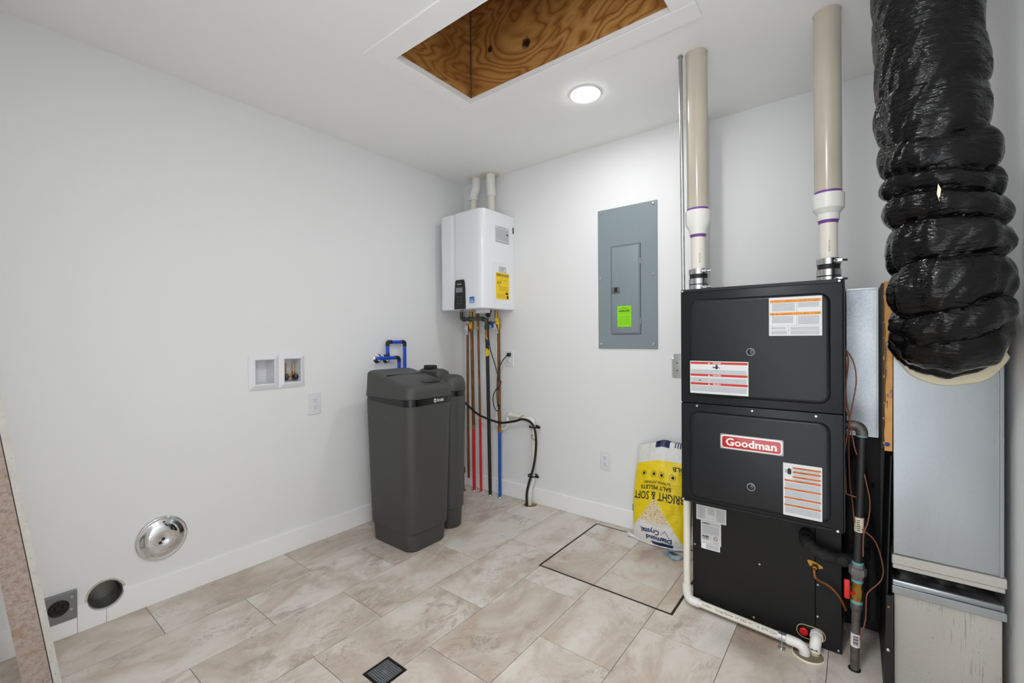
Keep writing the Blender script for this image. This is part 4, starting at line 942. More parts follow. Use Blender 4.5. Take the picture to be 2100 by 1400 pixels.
# white PVC relief drain and hose on the back wall
t = thing('wall_drain_pipe', (0.70, -0.035, 0.04), 'white PVC drain pipe with trap along the wall under the water heater', 'pipe')
fin('drop_pipe', B().cyl((0.355, -0.028, 0.58), (0.366, -0.028, 1.14), 0.0105, seg=16), pvc, t)
fin('cap', B().cyl((0.366, -0.028, 1.10), (0.366, -0.028, 1.17), 0.014, seg=16), pvcfit, t)
fin('trap', B().tube([(0.355, -0.028, 0.60), (0.356, -0.028, 0.55), (0.372, -0.028, 0.517), (0.405, -0.028, 0.507), (0.440, -0.028, 0.517), (0.462, -0.028, 0.545), (0.464, -0.028, 0.59)], 0.0155, 16), pvcfit, t)
fin('elbow', B().tube([(0.464, -0.028, 0.585), (0.466, -0.028, 0.607), (0.482, -0.028, 0.620), (0.51, -0.028, 0.618)], 0.0165, 16), pvcfit, t)
fin('cross_pipe', B().cyl((0.50, -0.028, 0.618), (0.67, -0.032, 0.610), 0.0125, seg=16), pvc, t)
fin('elbow', B().tube([(0.66, -0.032, 0.610), (0.688, -0.034, 0.607), (0.703, -0.035, 0.592), (0.705, -0.035, 0.555)], 0.0175, 16), pvcfit, t)
fin('down_pipe', B().cyl((0.705, -0.035, 0.57), (0.702, -0.035, 0.19), 0.0125, seg=16), pvc, t)
fin('offset', B().tube([(0.702, -0.035, 0.215), (0.701, -0.036, 0.18), (0.694, -0.045, 0.14), (0.690, -0.058, 0.10), (0.690, -0.062, 0.055)], 0.0155, 16), pvcfit, t)
fin('tail_pipe', B().cyl((0.690, -0.062, 0.001), (0.690, -0.062, 0.06), 0.0125, seg=16), pvc, t)
t = thing('floor_pipe_sleeve', (0.703, -0.075, 0), 'cream PVC sleeve ring in the floor by the back baseboard', 'pipe sleeve')
fin('rim', B().lathe((0.703, -0.075, 0.0003), (0, 0, 1), [(0, 0.0555), (0.010, 0.055), (0.011, 0.052), (0.009, 0.050), (0.001, 0.050)], 40, False, False), MATS['sleeve_pvc'], t)
fin('dark_bore', B().lathe((0.703, -0.075, 0.0002), (0, 0, 1), [(0, 0.050), (0.0006, 0.050)], 40), mat('sleeve_bore', (126, 116, 100)), t)
t = thing('drain_hose', (0.66, -0.08, 0.6), 'black ribbed drain hose draped from the softener along the wall to the floor', 'hose')
fin('hose', B().tube([(-0.0 + 0.32, -0.50, 0.83), (0.26, -0.35, 0.80), (0.15, -0.20, 0.74), (0.10, -0.105, 0.690), (0.212, -0.098, 0.617), (0.312, -0.100, 0.589), (0.400, -0.090, 0.571), (0.456, -0.082, 0.566), (0.571, -0.075, 0.590), (0.638, -0.073, 0.611), (0.705, -0.072, 0.600), (0.742, -0.072, 0.560), (0.757, -0.074, 0.487), (0.755, -0.075, 0.40), (0.735, -0.076, 0.28), (0.702, -0.085, 0.17), (0.688, -0.095, 0.09), (0.690, -0.098, 0.002)], 0.0082, 12), rubber, t)
for c in ((0.728, -0.055, 0.566), (0.715, -0.058, 0.215)):
    c = V(c)
    fin('cable_tie', B().lathe(c - V((0, 0, 0.006)), (0, 0, 1), [(0, 0.0335), (0, 0.036), (0.011, 0.036), (0.011, 0.0335)], 20, False, False).box(c.x + 0.028, c.x + 0.055, c.y - 0.012, c.y + 0.002, c.z - 0.009, c.z + 0.009, 0.003, 1), blackpl, t)
fin('tie_tail', B().tube([(0.716, -0.055, 0.508), (0.708, -0.06, 0.489), (0.728, -0.065, 0.478), (0.75, -0.07, 0.472)], 0.0022, 6), blackpl, t)
fin('tie_tail', B().tube([(0.60, -0.07, 0.605), (0.62, -0.06, 0.628), (0.632, -0.05, 0.632)], 0.0018, 6), blackpl, t)

# ------------------------------------------------------------------ electrical panel
t = thing('electrical_panel', (1.406, 0, 1.124), 'flush grey electrical panel with green inspection sticker on the back wall', 'electrical panel')
fin('cover', B().box(1.212, 1.602, -0.006, -0.0004, 1.124, 2.016, 0.002, 1), panelg, t)
dr = fin('door', B().box(1.311, 1.489, -0.0125, -0.0075, 1.222, 1.764, 0.004, 2), panelg, t)
fin('door_shadow_line', B().box(1.303, 1.5, -0.0068, -0.0060, 1.213, 1.773), mat('panel_shadow', (62, 70, 76), 0.6), t)  # thin dark plate, shade around the door put into its colour
fin('door_flange', B().box(1.306, 1.4955, -0.0085, -0.0066, 1.2165, 1.7695, 0.001, 1), panelg, t)
lt = fin('latch', B().box(1.310, 1.366, -0.0165, -0.012, 1.474, 1.514, 0.003, 2), mat('latch_grey', (104, 108, 114), 0.4), dr)
fin('latch_hole', B().box(1.331, 1.350, -0.0172, -0.0163, 1.481, 1.509), blackpl, dr)
for z in (1.295, 1.664): fin('hinge', B().cyl((1.4985, -0.010, z - 0.018), (1.4985, -0.010, z + 0.018), 0.004, seg=10), zinc, t)
for sx, sz in ((1.233, 1.997), (1.578, 1.997), (1.231, 1.576), (1.577, 1.575), (1.232, 1.151), (1.577, 1.152)): screw('screw', (sx, -0.006, sz), (0, -1, 0), 0.009, t)
L = Label(t, 'inspection_sticker', (1.349, -0.0132, 1.261), X_, Z_, 0.091, 0.131, mat('lime_sticker', (150, 232, 20), 0.5), label='bright lime green inspection sticker')
greenink = mat('green_ink', (52, 96, 18), 0.6)
L.text('APPROVED', 0.0085, 0.0955, 0.0125, greenink, 0.0007, 0.074); L.text('CITY OF\nBUILDING INSPECTION', 0.045, 0.118, 0.0065, greenink, 0.0001, 0.07, 'CENTER')
L.frect(0.08, 0.62, 0.92, 0.70, print_material('print_on_lime', (150, 232, 20), (130, 206, 20), 0.006)); L.frect(0.08, 0.1, 0.92, 0.55, MATS['print_on_lime']); L.done()

# ------------------------------------------------------------------ outlets
def outlet(O, U, W, w_, h_, label, plugcut=False, deco=False):
    O, U, W = V(O), V(U), V(W); N = U.cross(W)
    t = thing('wall_outlet', O, label, 'outlet', 'white wall outlets')
    fin('cover_plate', pan(O, U, W, -w_ / 2, w_ / 2, -h_ / 2, h_ / 2, 0.004, [(0, 0.0003), (0, 0.0025), (0.004, 0.006), (0.006, 0.0062)]), whitepl, t)
    if deco: fin('insert', pan(O, U, W, -0.0168, 0.0168, -0.0335, 0.0335, 0.002, [(0, 0.006), (0, 0.0075), (0.001, 0.008)]), whitepl, t)
    for s in (1, -1):
        c = O + W * (0.0195 * s)
        r = fin('receptacle', pan(c, U, W, -0.0172, 0.0172, -0.0145, 0.0145, 0.012, [(0, 0.0058), (0, 0.0085), (0.001, 0.009)]), whitepl, t)
        b = B().slab(c, U, W, -0.0078, 0.0005, -0.0058, 0.0095, 0.0088, 0.0005).slab(c, U, W, 0.0056, 0.0015, 0.0076, 0.0085, 0.0088, 0.0005)
        b.lathe(c - W * 0.0065 + N * 0.0088, N, [(0, 0.0026), (0.0005, 0.0026)], 10)
        fin('slots', b, mat('slot_dark', (60, 60, 62), 0.7), r)
    screw('screw', O + N * 0.006, N, 0.003, t, whitepl)
    return t
outlet((0, -1.2835, 0.8195), Y_, Z_, 0.083, 0.131, 'white duplex outlet below the recessed washer box on the left wall')
outlet((1.254, 0, 0.398), X_, Z_, 0.075, 0.126, 'white outlet low on the back wall left of the salt bag', deco=True)
outlet((0.468, 0, 1.042), X_, Z_, 0.080, 0.122, 'white outlet beside the heater pipes with a black plug in it', deco=True)

# ------------------------------------------------------------------ washer box
t = thing('washer_box', (0, -1.49, 0.925), 'recessed white washing machine outlet box with two square openings in the left wall', 'outlet box')
for (a0, a1, o0, o1) in ((-1.641, -1.488, -1.609, -1.513), (-1.486, -1.340, -1.458, -1.366)):
    rg = []
    for f, x in ((0.0, 0.0004), (0.0, 0.003), (0.72, 0.0135), (0.90, 0.0145), (1.0, 0.0125), (1.0, -0.012)):
        y0 = a0 + (o0 - a0) * f; y1 = a1 + (o1 - a1) * f; z0 = 0.926 + (0.959 - 0.926) * f; z1 = 1.115 + (1.089 - 1.115) * f
        rg.append([V((x, y0, z0)), V((x, y1, z0)), V((x, y1, z1)), V((x, y0, z1))])
    fin('frame', B().rings(rg, False, False), whitepl, t, sharp=12)
    ins = [[V((x, y, z)) for y, z in ((o0 - e, 0.959 - e), (o1 + e, 0.959 - e), (o1 + e, 1.089 + e), (o0 - e, 1.089 + e))] for x, e in ((-0.010, 0.0005), (-0.082, -0.004))]
    tub = B(); tub.rings(ins, False, True); fin('tub', tub, whitepl, t, sharp=12)
for yy, dk, tm in ((-1.428, 0.000, brass), (-1.380, 0.006, mat('tan_tube', (200, 170, 140), 0.4))):
    v_ = fin('valve', B().cyl((-0.05, yy, 0.966), (-0.05, yy, 1.012), 0.0085, seg=14).lathe((-0.05, yy, 0.985), (1, 0, 0), [(0, 0.009), (0.012, 0.009), (0.014, 0.0105), (0.018, 0.0105)], 12), brass, t)
    fin('supply_tube', B().cyl((-0.05, yy, 1.005), (-0.05, yy, 1.062), 0.0078, seg=14), tm, v_)
    fin('knob', B().lathe((-0.034, yy + dk, 0.984), (0.86, -0.5, 0), [(0, 0.006), (0.003, 0.0145), (0.012, 0.0165), (0.015, 0.012)], 16), mat('dark_knob', (26, 23, 34), 0.35), v_)
fin('brass_cross', B().cyl((-0.036, -1.436, 0.990), (-0.036, -1.398, 0.990), 0.006, seg=10).cyl((-0.036, -1.417, 0.975), (-0.036, -1.417, 1.004), 0.0065, seg=10), brass, t)

# ------------------------------------------------------------------ softener supply in blue tubing
def chromering(parent, y, z): fin('escutcheon', B().lathe((0.0004, y, z), (1, 0, 0), [(0, 0.034), (0.004, 0.033), (0.010, 0.024), (0.011, 0.014)], 28), chrome, parent)
xx = 0.034
blackf = mat('black_fitting', (26, 28, 32), 0.4)
t = thing('blue_tube', (0.03, -0.845, 1.067), 'low blue water tube bending down from the left chrome ring behind the softener', 'pipe', 'blue water tubes behind the softener')
fin('tube', B().cyl((0.001, -0.842, 1.068), (0.03, -0.842, 1.068), 0.0105, seg=16).cyl((xx + 0.014, -0.856, 1.0695), (xx + 0.014, -0.725, 1.0695), 0.0115, seg=16).cyl((xx + 0.014, -0.7, 1.05), (xx + 0.014, -0.7, 0.94), 0.0115, seg=16), pexb, t)
fin('elbow', B().tube([(xx + 0.014, -0.735, 1.0695), (xx + 0.014, -0.712, 1.0695), (xx + 0.014, -0.701, 1.060), (xx + 0.014, -0.700, 1.038)], 0.0128, 16), blackf, t)
chromering(t, -0.842, 1.066)
t = thing('blue_tube', (0.03, -0.78, 1.06), 'tall blue water tube arching up and over behind the softener', 'pipe', 'blue water tubes behind the softener')
fin('tube', B().cyl((xx, -0.783, 1.09), (xx, -0.783, 1.16), 0.0115, seg=16).cyl((xx, -0.76, 1.176), (xx, -0.66, 1.176), 0.0115, seg=16).cyl((xx, -0.640, 1.155), (xx, -0.640, 0.93), 0.0115, seg=16), pexb, t)
for pts in ([(0.002, -0.775, 1.066), (0.02, -0.779, 1.066), (xx, -0.783, 1.075), (xx, -0.783, 1.098)], [(xx, -0.783, 1.150), (xx, -0.783, 1.170), (xx, -0.773, 1.177), (xx, -0.75, 1.1765)], [(xx, -0.672, 1.1765), (xx, -0.650, 1.1765), (xx, -0.640, 1.168), (xx, -0.640, 1.145)]):
    fin('elbow', B().tube(pts, 0.0128, 16), blackf, t)
chromering(t, -0.772, 1.064)

# ------------------------------------------------------------------ water softener: brine tank and resin tank
def lidz(x): 
    pts = ((0.17, 1.008), (0.22, 1.010), (0.36, 0.990), (0.50, 0.958), (0.64, 0.922))
    for (a, za), (c, zc) in zip(pts, pts[1:]):
        if x <= c: f = (x - a) / (c - a); return za + (zc - za) * f
    return pts[-1][1]
t = thing('softener_brine_tank', (0.4, -0.91, 0), 'big charcoal water softener tank with sloping lid and black band', 'water softener')
def sect(z, x0, x1, y0, y1, r, zf=None): return rrect((x0 + x1) / 2, (y0 + y1) / 2, (x1 - x0) / 2, (y1 - y0) / 2, r, z, 10, zf)
BX = lambda z: (0.212 - 0.027 * (z / 0.85), 0.600 + 0.020 * (z / 0.85), -1.061 - 0.019 * (z / 0.85), -0.762 + 0.030 * (z / 0.85))
def bs(z, ins=0, r=0.065, zf=None):
    a, b_, c, d = BX(0.84 if zf else z); return sect(z, a + ins, b_ - ins, c + ins, d - ins, max(r - ins * 0.5, 0.01), zf)
fin('base', B().rings([bs(0.0006, 0.014), bs(0.006, 0.009), bs(0.106, 0.006)]), greytank, t)
bz = lambda x: 0.836 - 0.017 * min(1, max(0, (x - 0.25) / 0.30)) ** 1.3
b = B().rings([bs(0.098, 0.007), bs(0.104, -0.001), bs(0.112, -0.003), bs(0.5, -0.001), bs(0.74, 0.0), bs(0.80, 0.0), bs(0, 0.0, zf=bz), bs(0, 0.006, zf=lambda x: bz(x) + 0.002)])
fin('body', b, greytank, t)
crv = [(0.245, 0.752), (0.310, 0.739), (0.37, 0.724), (0.426, 0.704), (0.47, 0.682), (0.505, 0.652), (0.535, 0.615), (0.556, 0.57), (0.572, 0.50), (0.580, 0.40), (0.584, 0.25), (0.586, 0.12)]
def front_y(x, z):
    a, b_, c, d = BX(z); r = 0.065; xc = b_ - r
    if x <= xc: return c + 0.0005
    return c + r - math.sqrt(max(r * r - (x - xc) ** 2, 0))
fin('body_ridge', B().tube([(x, front_y(x, z) + 0.0030, z) for x, z in crv], 0.0058, 8), greytank, t)
b = B().rings([bs(0, 0.007, zf=bz), bs(0, 0.0015, zf=lambda x: bz(x) + 0.001), bs(0.858, 0.0015), bs(0.860, 0.006)])
bn = fin('band', b, blackgl, t)
a, b_, c, d = BX(0.84)
vs, fs = meshof('Smith', 0.026, 0.0006, 0.052); q = B(); q.add([V((b_ + 0.0007, -0.876 + p.x, 0.8325 + p.y)) for p in vs], fs)
q.lathe((b_ + 0.0001, -0.890, 0.8405), (1, 0, 0), [(0, 0.0115), (0.0006, 0.0115)], 20)
fin('lettering', q, mat('pale_ink', (214, 216, 218)), bn, uv=None)
vs, fs = meshof('AO', 0.0125, 0.0008); q = B(); q.add([V((b_ + 0.0012, -0.8985 + p.x, 0.8362 + p.y)) for p in vs], fs); fin('lettering', q, blackgl, bn, uv=True)
rg = [bs(0.8585, 0.001), bs(0.8605, -0.003), bs(0.90, 0.002)]
a, b_, c, d = BX(0.88)
for ins, dz in ((0.006, -0.020), (0.012, -0.009), (0.022, -0.002), (0.034, 0.0), (0.06, 0.0005), (0.09, 0.001), (0.12, 0.001), (0.15, 0.001)):
    rg.append(sect(0, a + ins, b_ - ins, c + ins, d - ins, max(0.062 - ins * 0.45, 0.012), lambda x, dz=dz: lidz(x) + dz))
ld = fin('lid', B().rings(rg), greytank, t, sharp=50)
fin('lid_seam', B().rings([[V((x_, y_, lidz(x_) + dz)) for x_, dz in ((0.3802, -0.004), (0.3802, 0.0009), (0.3818, 0.0009), (0.3818, -0.004))] for y_ in (-1.046, -0.765)]), blackgl, ld)
b = B().sphere((0.548, -0.858, lidz(0.548) + 0.001), 1.0, (0.034, 0.070, 0.020), 24)
fin('lid_grip', b, mat('grip_grey', (48, 48, 46), 0.5), ld)

t = thing('softener_resin_tank', (0.39, -0.63, 0), 'narrow charcoal softener tank standing behind the big tank', 'water softener')
RX = lambda z: (0.21, 0.552 + 0.018 * (z / 0.85), -0.722 + 0.0, -0.552 + 0.015 * (z / 0.85))
def rs(z, ins=0, r=0.084):
    a, b_, c, d = RX(z); hy = (d - c) / 2 - ins; return sect(z, a + ins, b_ - ins, c + ins, d - ins, min(r, hy * 0.98))
fin('base', B().rings([rs(0.0006, 0.016), rs(0.008, 0.012), rs(0.13, 0.010)]), greytank, t)
fin('body', B().rings([rs(0.122, 0.010), rs(0.13, 0.0), rs(0.828, 0.0), rs(0.834, 0.004)]), greytank, t)
fin('band', B().rings([rs(0.8335, 0.006), rs(0.836, 0.001), rs(0.866, 0.001), rs(0.868, 0.006)]), blackgl, t)
fin('cap', B().rings([rs(0.8665, 0.002), rs(0.870, -0.001), rs(0.915, 0.003), rs(0.94, 0.010), rs(0.956, 0.024), rs(0.964, 0.045), rs(0.966, 0.07)]), greytank, t, sharp=50)
fin('control_hood', B().rings([sect(z, 0.24 + i, 0.46 - i * 2, -0.715 + i, -0.60 - i, 0.03) for z, i in ((0.955, 0), (0.985, 0.004), (1.000, 0.02))]), greytank, t)
fin('power_block', B().box(0.30, 0.375, -0.70, -0.645, 0.985, 1.025, 0.006, 2), blackpl, t)

# ------------------------------------------------------------------ low left wall fittings
t = thing('chrome_vent_cover', (0, -2.018, 0.288), 'round domed chrome cover low on the left wall', 'vent cover')
fin('dome', B().lathe((0.0004, -2.018, 0.288), (1, 0, 0), [(0, 0.099), (0.006, 0.0985), (0.011, 0.095), (0.012, 0.091), (0.009, 0.086), (0.010, 0.083), (0.018, 0.074), (0.025, 0.060), (0.029, 0.042), (0.030, 0.026), (0.0265, 0.018), (0.024, 0.010), (0.0235, 0.001)], 72), chrome, t, sharp=60)
fin('screw', B().lathe((0.0235, -2.018, 0.288), (1, 0, 0), [(0, 0.007), (0.003, 0.0065), (0.004, 0.004), (0.002, 0.001)], 16), mat('dark_screw', (60, 70, 70), 0.3, 0.8), t)
t = thing('dryer_duct', (0, VENT[0], VENT[1]), 'open round metal duct in a ragged hole cutting into the left baseboard', 'duct')
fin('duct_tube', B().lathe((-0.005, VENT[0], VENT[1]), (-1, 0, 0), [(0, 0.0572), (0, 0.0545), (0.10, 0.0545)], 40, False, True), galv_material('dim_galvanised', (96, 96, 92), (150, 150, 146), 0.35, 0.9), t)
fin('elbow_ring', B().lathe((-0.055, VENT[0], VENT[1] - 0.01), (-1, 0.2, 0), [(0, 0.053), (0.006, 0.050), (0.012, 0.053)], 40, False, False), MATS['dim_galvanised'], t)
rg = []
for x, f in ((0.0002, 1.14), (0.002, 1.08), (0.0015, 1.01), (-0.004, 0.985)):
    rg.append([V((x, VENT[0] + math.cos(a) * (VENT[2] * f + 0.0035 * noise.noise(V((math.cos(a) * 3, math.sin(a) * 3, f * 4)))), VENT[1] + math.sin(a) * (VENT[2] * f + 0.004 * noise.noise(V((math.cos(a) * 3, math.sin(a) * 3, f * 4 + 9)))))) for a in [pi * 0.06 + pi * 0.95 * i / 30 for i in range(31)]])
fin('torn_drywall', B().rings(rg, False, False, closed=False), mat('torn_paper', (196, 192, 182), 0.9, bump=0.8, bscale=80, var=0.12, vscale=50), t)
t = thing('range_outlet', (0.0, -2.36, 0.067), 'grey steel plate with large black receptacle set into the left baseboard', 'outlet')
fin('cover_plate', B().box(0.0006, 0.0165, -2.418, -2.3025, 0.067, 0.182, 0.002, 1), mat('grey_plate', (136, 138, 140), 0.4, 0.6), t)
rc = fin('receptacle', B().lathe((0.0165, -2.357, 0.129), (1, 0, 0), [(0, 0.031), (0.004, 0.031), (0.006, 0.029), (0.004, 0.027), (0.004, 0.001)], 32), blackgl, t)
b = B()
for dy, dz, a_, c_ in ((-0.011, 0.004, 0.003, 0.009), (0.011, 0.004, 0.003, 0.009), (0, -0.012, 0.008, 0.003), (0, 0.017, 0.004, 0.004)): b.box(0.0206, 0.0212, -2.357 + dy - a_, -2.357 + dy + a_, 0.129 + dz - c_, 0.129 + dz + c_)
fin('slots', b, darkgap, rc)
for dy, dz in ((0.038, 0.030), (0.036, -0.02)): screw('screw', (0.0165, -2.357 + dy, 0.129 + dz), (1, 0, 0), 0.004, t)

# leaning board at the left edge of the view
t = thing('leaning_board', (0.385, -2.43, 0), 'raw pinkish board with a white edge strip leaning at the far left', 'board')
lean = lambda z: 0.1255 * z
ZT = 1.86
fin('raw_core', B().prism([V((0.36, -2.471, 0.0008)), V((0.36, -2.4085, 0.0008)), V((0.36, -2.4085 - lean(ZT), ZT)), V((0.36, -2.471 - lean(ZT), ZT))], (0.040, 0, 0)), boardM, t)
fin('dark_seam', B().prism([V((0.3605, -2.4084, 0.0008)), V((0.3605, -2.4062, 0.0008)), V((0.3605, -2.4062 - lean(ZT), ZT)), V((0.3605, -2.4084 - lean(ZT), ZT))], (0.0385, 0, 0)), mat('purple_seam', (58, 44, 56), 0.8), t)
b = B().prism([V((0.36, -2.406, 0.0008)), V((0.36, -2.388, 0.0008)), V((0.36, -2.388 - lean(ZT), ZT)), V((0.36, -2.406 - lean(ZT), ZT))], (0.0402, 0, 0))
ws = fin('white_strip', b, mat('chalky_white', (214, 212, 204), 0.8, bump=0.5, bscale=90, var=0.03, vscale=30), t)
q = B(); rp = random.Random(5)
for k in range(46):
    z = rp.uniform(0.04, 1.3); y = -2.397 - lean(z) + rp.uniform(-0.007, 0.007); q.lathe((0.4002, y, z), (1, 0, 0), [(0, rp.uniform(0.0005, 0.0013)), (0.0004, 0.0005)], 6)
fin('nail_marks', q, mat('mark_dark', (70, 62, 58), 0.9), ws)

# ------------------------------------------------------------------ floor drain and access hatch
t = thing('floor_drain', (1.197, -1.665, 0), 'small square black grate drain set in the tiles', 'floor drain')
x0, x1, y0, y1 = DRAIN; e = 0.0012
fin('pit', B().box(x0 + e, x1 - e, y0 + e, y1 - e, -0.0028, -0.0022), darkgap, t)
fm = B()
for o, h, z in ((0.002, 0.0012, -0.0008), (0.0085, 0.0045, 0.0002)):
    X0, X1, Y0, Y1 = x0 + o, x1 - o, y0 + o, y1 - o
    fm.box(X0, X1, Y0, Y0 + h, -0.0022, z).box(X0, X1, Y1 - h, Y1, -0.0022, z).box(X0, X0 + h, Y0 + h, Y1 - h, -0.0022, z).box(X1 - h, X1, Y0 + h, Y1 - h, -0.0022, z)
fin('frame', fm, mat('dark_bronze', (56, 54, 52), 0.35, 0.7), t)
gr = B(); G0 = 0.0145; n = 10; wdt = (x1 - x0 - 2 * G0)
for i in range(n + 1):
    p = x0 + G0 + wdt * i / n; gr.box(p - 0.0016, p + 0.0016, y0 + 0.0132, y1 - 0.0132, -0.0021, -0.0002)
    p = y0 + G0 + wdt * i / n; gr.box(x0 + 0.0132, x1 - 0.0132, p - 0.0016, p + 0.0016, -0.0021, -0.00025)
gr.box(1.186, 1.208, -1.670, -1.660, -0.0021, -0.0001)
fin('grate', gr, mat('grate_metal', (114, 118, 120), 0.4, 0.2), t)

t = thing('floor_hatch', (1.564, -0.389, 0), 'tiled floor access hatch with a dark metal rim near the salt bag', 'hatch')
x0, x1, y0, y1 = HATCH; e = 0.0006
fin('hatch_base', B().box(x0 + e, x1 - e, y0 + e, y1 - e, -0.0029, -0.0022), grout, t)
def rimb(o, wd, z): 
    b = B(); X0, X1, Y0, Y1 = x0 + o, x1 - o, y0 + o, y1 - o
    return b.box(X0, X1, Y0, Y0 + wd, -0.0021, z).box(X0, X1, Y1 - wd, Y1, -0.0021, z).box(X0, X0 + wd, Y0 + wd, Y1 - wd, -0.0021, z).box(X1 - wd, X1, Y0 + wd, Y1 - wd, -0.0021, z)
rimM = mat('hatch_rim', (54, 44, 36), 0.5, 0.3)
fin('outer_rim', rimb(0.0008, 0.0045, 0.0004), rimM, t); fin('inner_rim', rimb(0.0068, 0.0032, 0.0006), rimM, t)
hx0, hx1, hy0, hy1 = x0 + 0.0105, x1 - 0.0105, y0 + 0.0105, y1 - 0.0105
for xa, xb, cuts in ((hx0, 1.533, [hy0, -0.252, hy1]), (1.533, 1.84, [hy0, -0.561, hy1]), (1.84, hx1, [hy0, -0.30, hy1])):
    for ya, yb in zip(cuts, cuts[1:]):
        fin('tile', grid_solid((0, 0, 0.0002), X_, Y_, [(xa + gp, xb - gp, ya + gp, yb - gp)], 0.0022), tileM, t)

# ------------------------------------------------------------------ salt bag
t = thing('salt_bag', (1.64, -0.10, 0), 'yellow and white bag of water softener salt stood upside down by the furnace', 'bag')
def bag(u, v, side, lift=0.0):
    w_ = 0.168 * (0.93 + 0.07 * math.sin(pi * min(v * 1.25, 1))) * (1.0 if v > 0.04 else 0.97)
    prof = (0.62 + 0.38 * min(1, (v / 0.10)) ** 0.6) * (1 - max(0, (v - 0.62) / 0.38) ** 1.5 * 0.93)
    th = 0.066 * max(0, 1 - abs(u) ** 2.6) ** 0.55 * prof + 0.004
    x = 1.637 + 0.012 * v + u * w_
    z = v * (0.592 - 0.055 * max(0, -u) ** 1.3 - 0.012 * max(0, u)) + 0.0015 + 0.010 * (1 - u * u) * 0 
    yc_ = -0.092 + 0.030 * v + (0.012 * math.sin(u * 5) + 0.008 * math.sin(u * 11 + 1)) * max(0, (v - 0.75) / 0.25)
    wr = 0.006 * noise.noise(V((u * 3.2, v * 7, 2 + side))) + 0.003 * noise.noise(V((u * 8, v * 18, side))) + 0.004 * max(0, (v - 0.75)) * 4 * noise.noise(V((u * 6, v * 4, 7)))
    y = yc_ - side * (th + wr * min(1, th / 0.02) + lift)
    return V((x, min(y, -0.003), z))
bm = bmesh.new(); uvl = bm.loops.layers.uv.new('UVMap'); NU, NV = 44, 60
for side in (1, -1):
    gv = [[bm.verts.new(bag(-1 + 2 * i / NU, j / NV, side)) for i in range(NU + 1)] for j in range(NV + 1)]
    for j in range(NV):
        for i in range(NU):
            ids = [(i, j), (i + 1, j), (i + 1, j + 1), (i, j + 1)]
            if side < 0: ids.reverse()
            f = bm.faces.new([gv[b_][a] for a, b_ in ids])
            for l, (a, b_) in zip(f.loops, ids): l[uvl].uv = (a / NU, b_ / NV)
bmesh.ops.remove_doubles(bm, verts=bm.verts[:], dist=0.0005)
fin('bag_body', bm, bagM, t, sharp=180, uv=True)
b = B()
pts = [V((1.452, -0.118, 0.016)), V((1.463, -0.112, 0.014))] + [bag(u_, 0.012, 1, -0.001) for u_ in (-0.96, -0.85, -0.6, -0.3, 0, 0.3, 0.6, 0.85, 0.97)]
b.tube(pts, 0.010, 10, rad=lambda f: 0.0135 - 0.0075 * min(f * 3.2, 1) + 0.001 * math.sin(f * 40))
fin('bottom_seam', b, mat('white_bag_film', (228, 228, 226), 0.35, bump=0.4, bscale=60), t)
bt = B(); bn_ = B()
def bagtext(dest, body, u, v, size, bold=0, width=None):
    vs, fs = meshof(body, size, bold, width)
    dest.add([bag(u - p.x / 0.168, v - p.y / 0.585, 1, 0.0022) for p in vs], [f for f in fs])
bagtext(bt, 'BRIGHT & SOFT', 0.86, 0.530, 0.066, 0.0006, 0.288)
bagtext(bt, 'SALT PELLETS', 0.46, 0.592, 0.031, 0.0006, 0.178)
bagtext(bt, 'for WATER SOFTENERS', 0.44, 0.636, 0.019, 0.0003, 0.155)
bagtext(bt, '40LB', 0.97, 0.790, 0.034, 0.0006, 0.082)
bagtext(bt, 'NET WT', 0.90, 0.742, 0.010)
bagtext(bn_, 'Diamond', 0.55, 0.108, 0.037, 0.0013, 0.152)
bagtext(bn_, 'Crystal.', 0.12, 0.166, 0.037, 0.0012, 0.118)
def bagring(dest, u, v, r, r0):
    n_ = 20
    P = [bag(u + r * math.cos(2 * pi * i / n_) / 0.168, v + r * math.sin(2 * pi * i / n_) / 0.585, 1, 0.0022) for i in range(n_)]
    if r0:
        Q = [bag(u + r0 * math.cos(2 * pi * i / n_) / 0.168, v + r0 * math.sin(2 * pi * i / n_) / 0.585, 1, 0.0022) for i in range(n_)]
        dest.add(P + Q, [(i, (i + 1) % n_, n_ + (i + 1) % n_, n_ + i) for i in range(n_)])
    else: dest.add(P, [tuple(range(n_))])
for u, v in ((-0.53, 0.712), (-0.16, 0.700), (0.12, 0.695), (0.50, 0.692)):
    bagring(bt, u, v, 0.0175, 0.0160); bagring(bt, u + 0.01, v, 0.0085, 0)
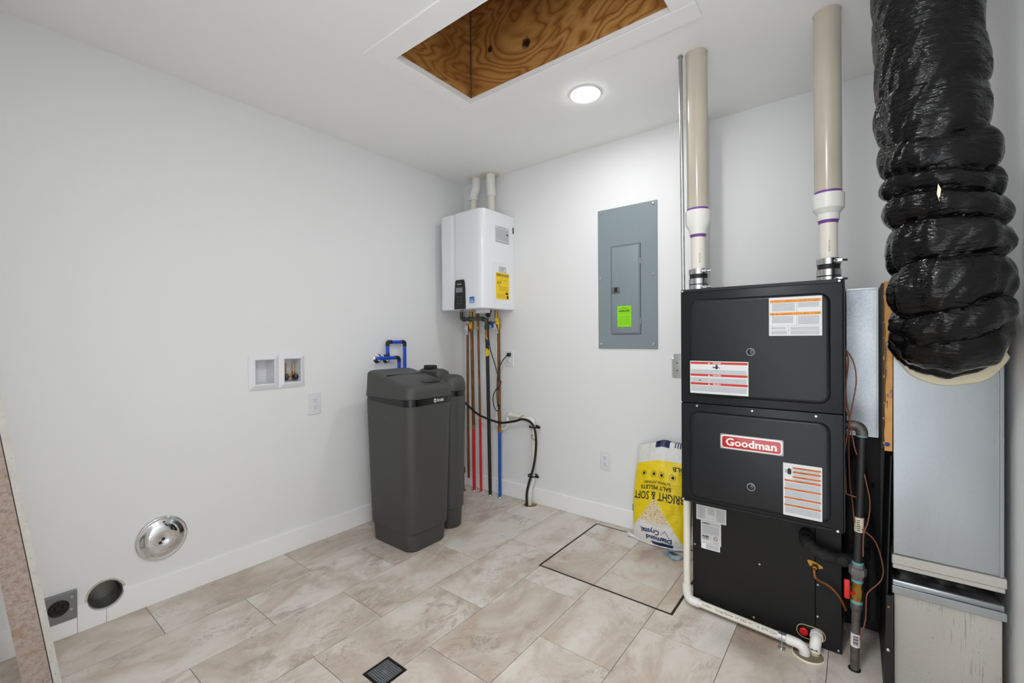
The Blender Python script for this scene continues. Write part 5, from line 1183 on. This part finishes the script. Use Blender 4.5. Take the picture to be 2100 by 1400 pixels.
for k in range(7):
    a = pi * k / 7; c = (0.22, 0.032)
    bn_.add([bag(c[0] + s * 0.018 * math.cos(a) / 0.168 - q_ * math.sin(a) * 0.0016 / 0.168, c[1] + s * 0.018 * math.sin(a) / 0.585 + q_ * math.cos(a) * 0.0016 / 0.585, 1, 0.0024) for s, q_ in ((-1, -1), (1, -1), (1, 1), (-1, 1))], [(0, 1, 2, 3)])
for (ua, va), (ub, vb) in (((0.17, 0.105 + 0.02), (0.30, 0.175)), ((0.30, 0.175), (0.46, 0.115)), ((0.05, 0.040), (0.5, 0.022)), ((-0.2, 0.046), (0.05, 0.040))):
    bn_.add([bag(ua, va, 1, 0.0024), bag(ub, vb, 1, 0.0024), bag(ub, vb + 0.006, 1, 0.0024), bag(ua, va + 0.006, 1, 0.0024)], [(0, 1, 2, 3)])
fin('lettering', bt, inkM, t, uv=True); fin('lettering', bn_, navyink, t, uv=True)
sd = B()
for k in range(3): 
    P = [bag(-0.965 + 0.075 * a, 0.30 + 0.026 * k + 0.018 * c_, 1, 0.0024) for a, c_ in ((0, 0), (0.9, 0.05), (0.8, 1), (0.1, 0.95))]; sd.add(P, [(0, 1, 2, 3)])
fin('side_marks', sd, inkM, t, uv=True)

t = thing('plastic_packet', (1.745, -0.20, 0), 'small flat blue-grey plastic packet on the floor before the salt bag', 'packet')
P = [V((1.680, -0.186, 0.0008)), V((1.768, -0.252, 0.0008)), V((1.812, -0.196, 0.0008)), V((1.724, -0.130, 0.0008))]
c = sum(P, V()) / 4
b = B(); b.rings([[p for p in P], [p + V((0, 0, 0.003)) for p in P], [c + (p - c) * 0.88 + V((0, 0, 0.0045)) for p in P], [c + (p - c) * 0.6 + V((0, 0, 0.011)) for p in P]])
fin('wrapper', b, mat('packet_film', (132, 150, 160), 0.12, bump=0.8, bscale=40, var=0.3, vscale=40, bdist=0.008), t)
fin('insert', B().prism([c + (p - c) * f + V((0, 0, 0.0112)) for p, f in zip(P, (0.4, 0.42, 0.45, 0.38))], (0, 0, 0.0006)), mat('packet_insert', (40, 60, 84), 0.3), t)
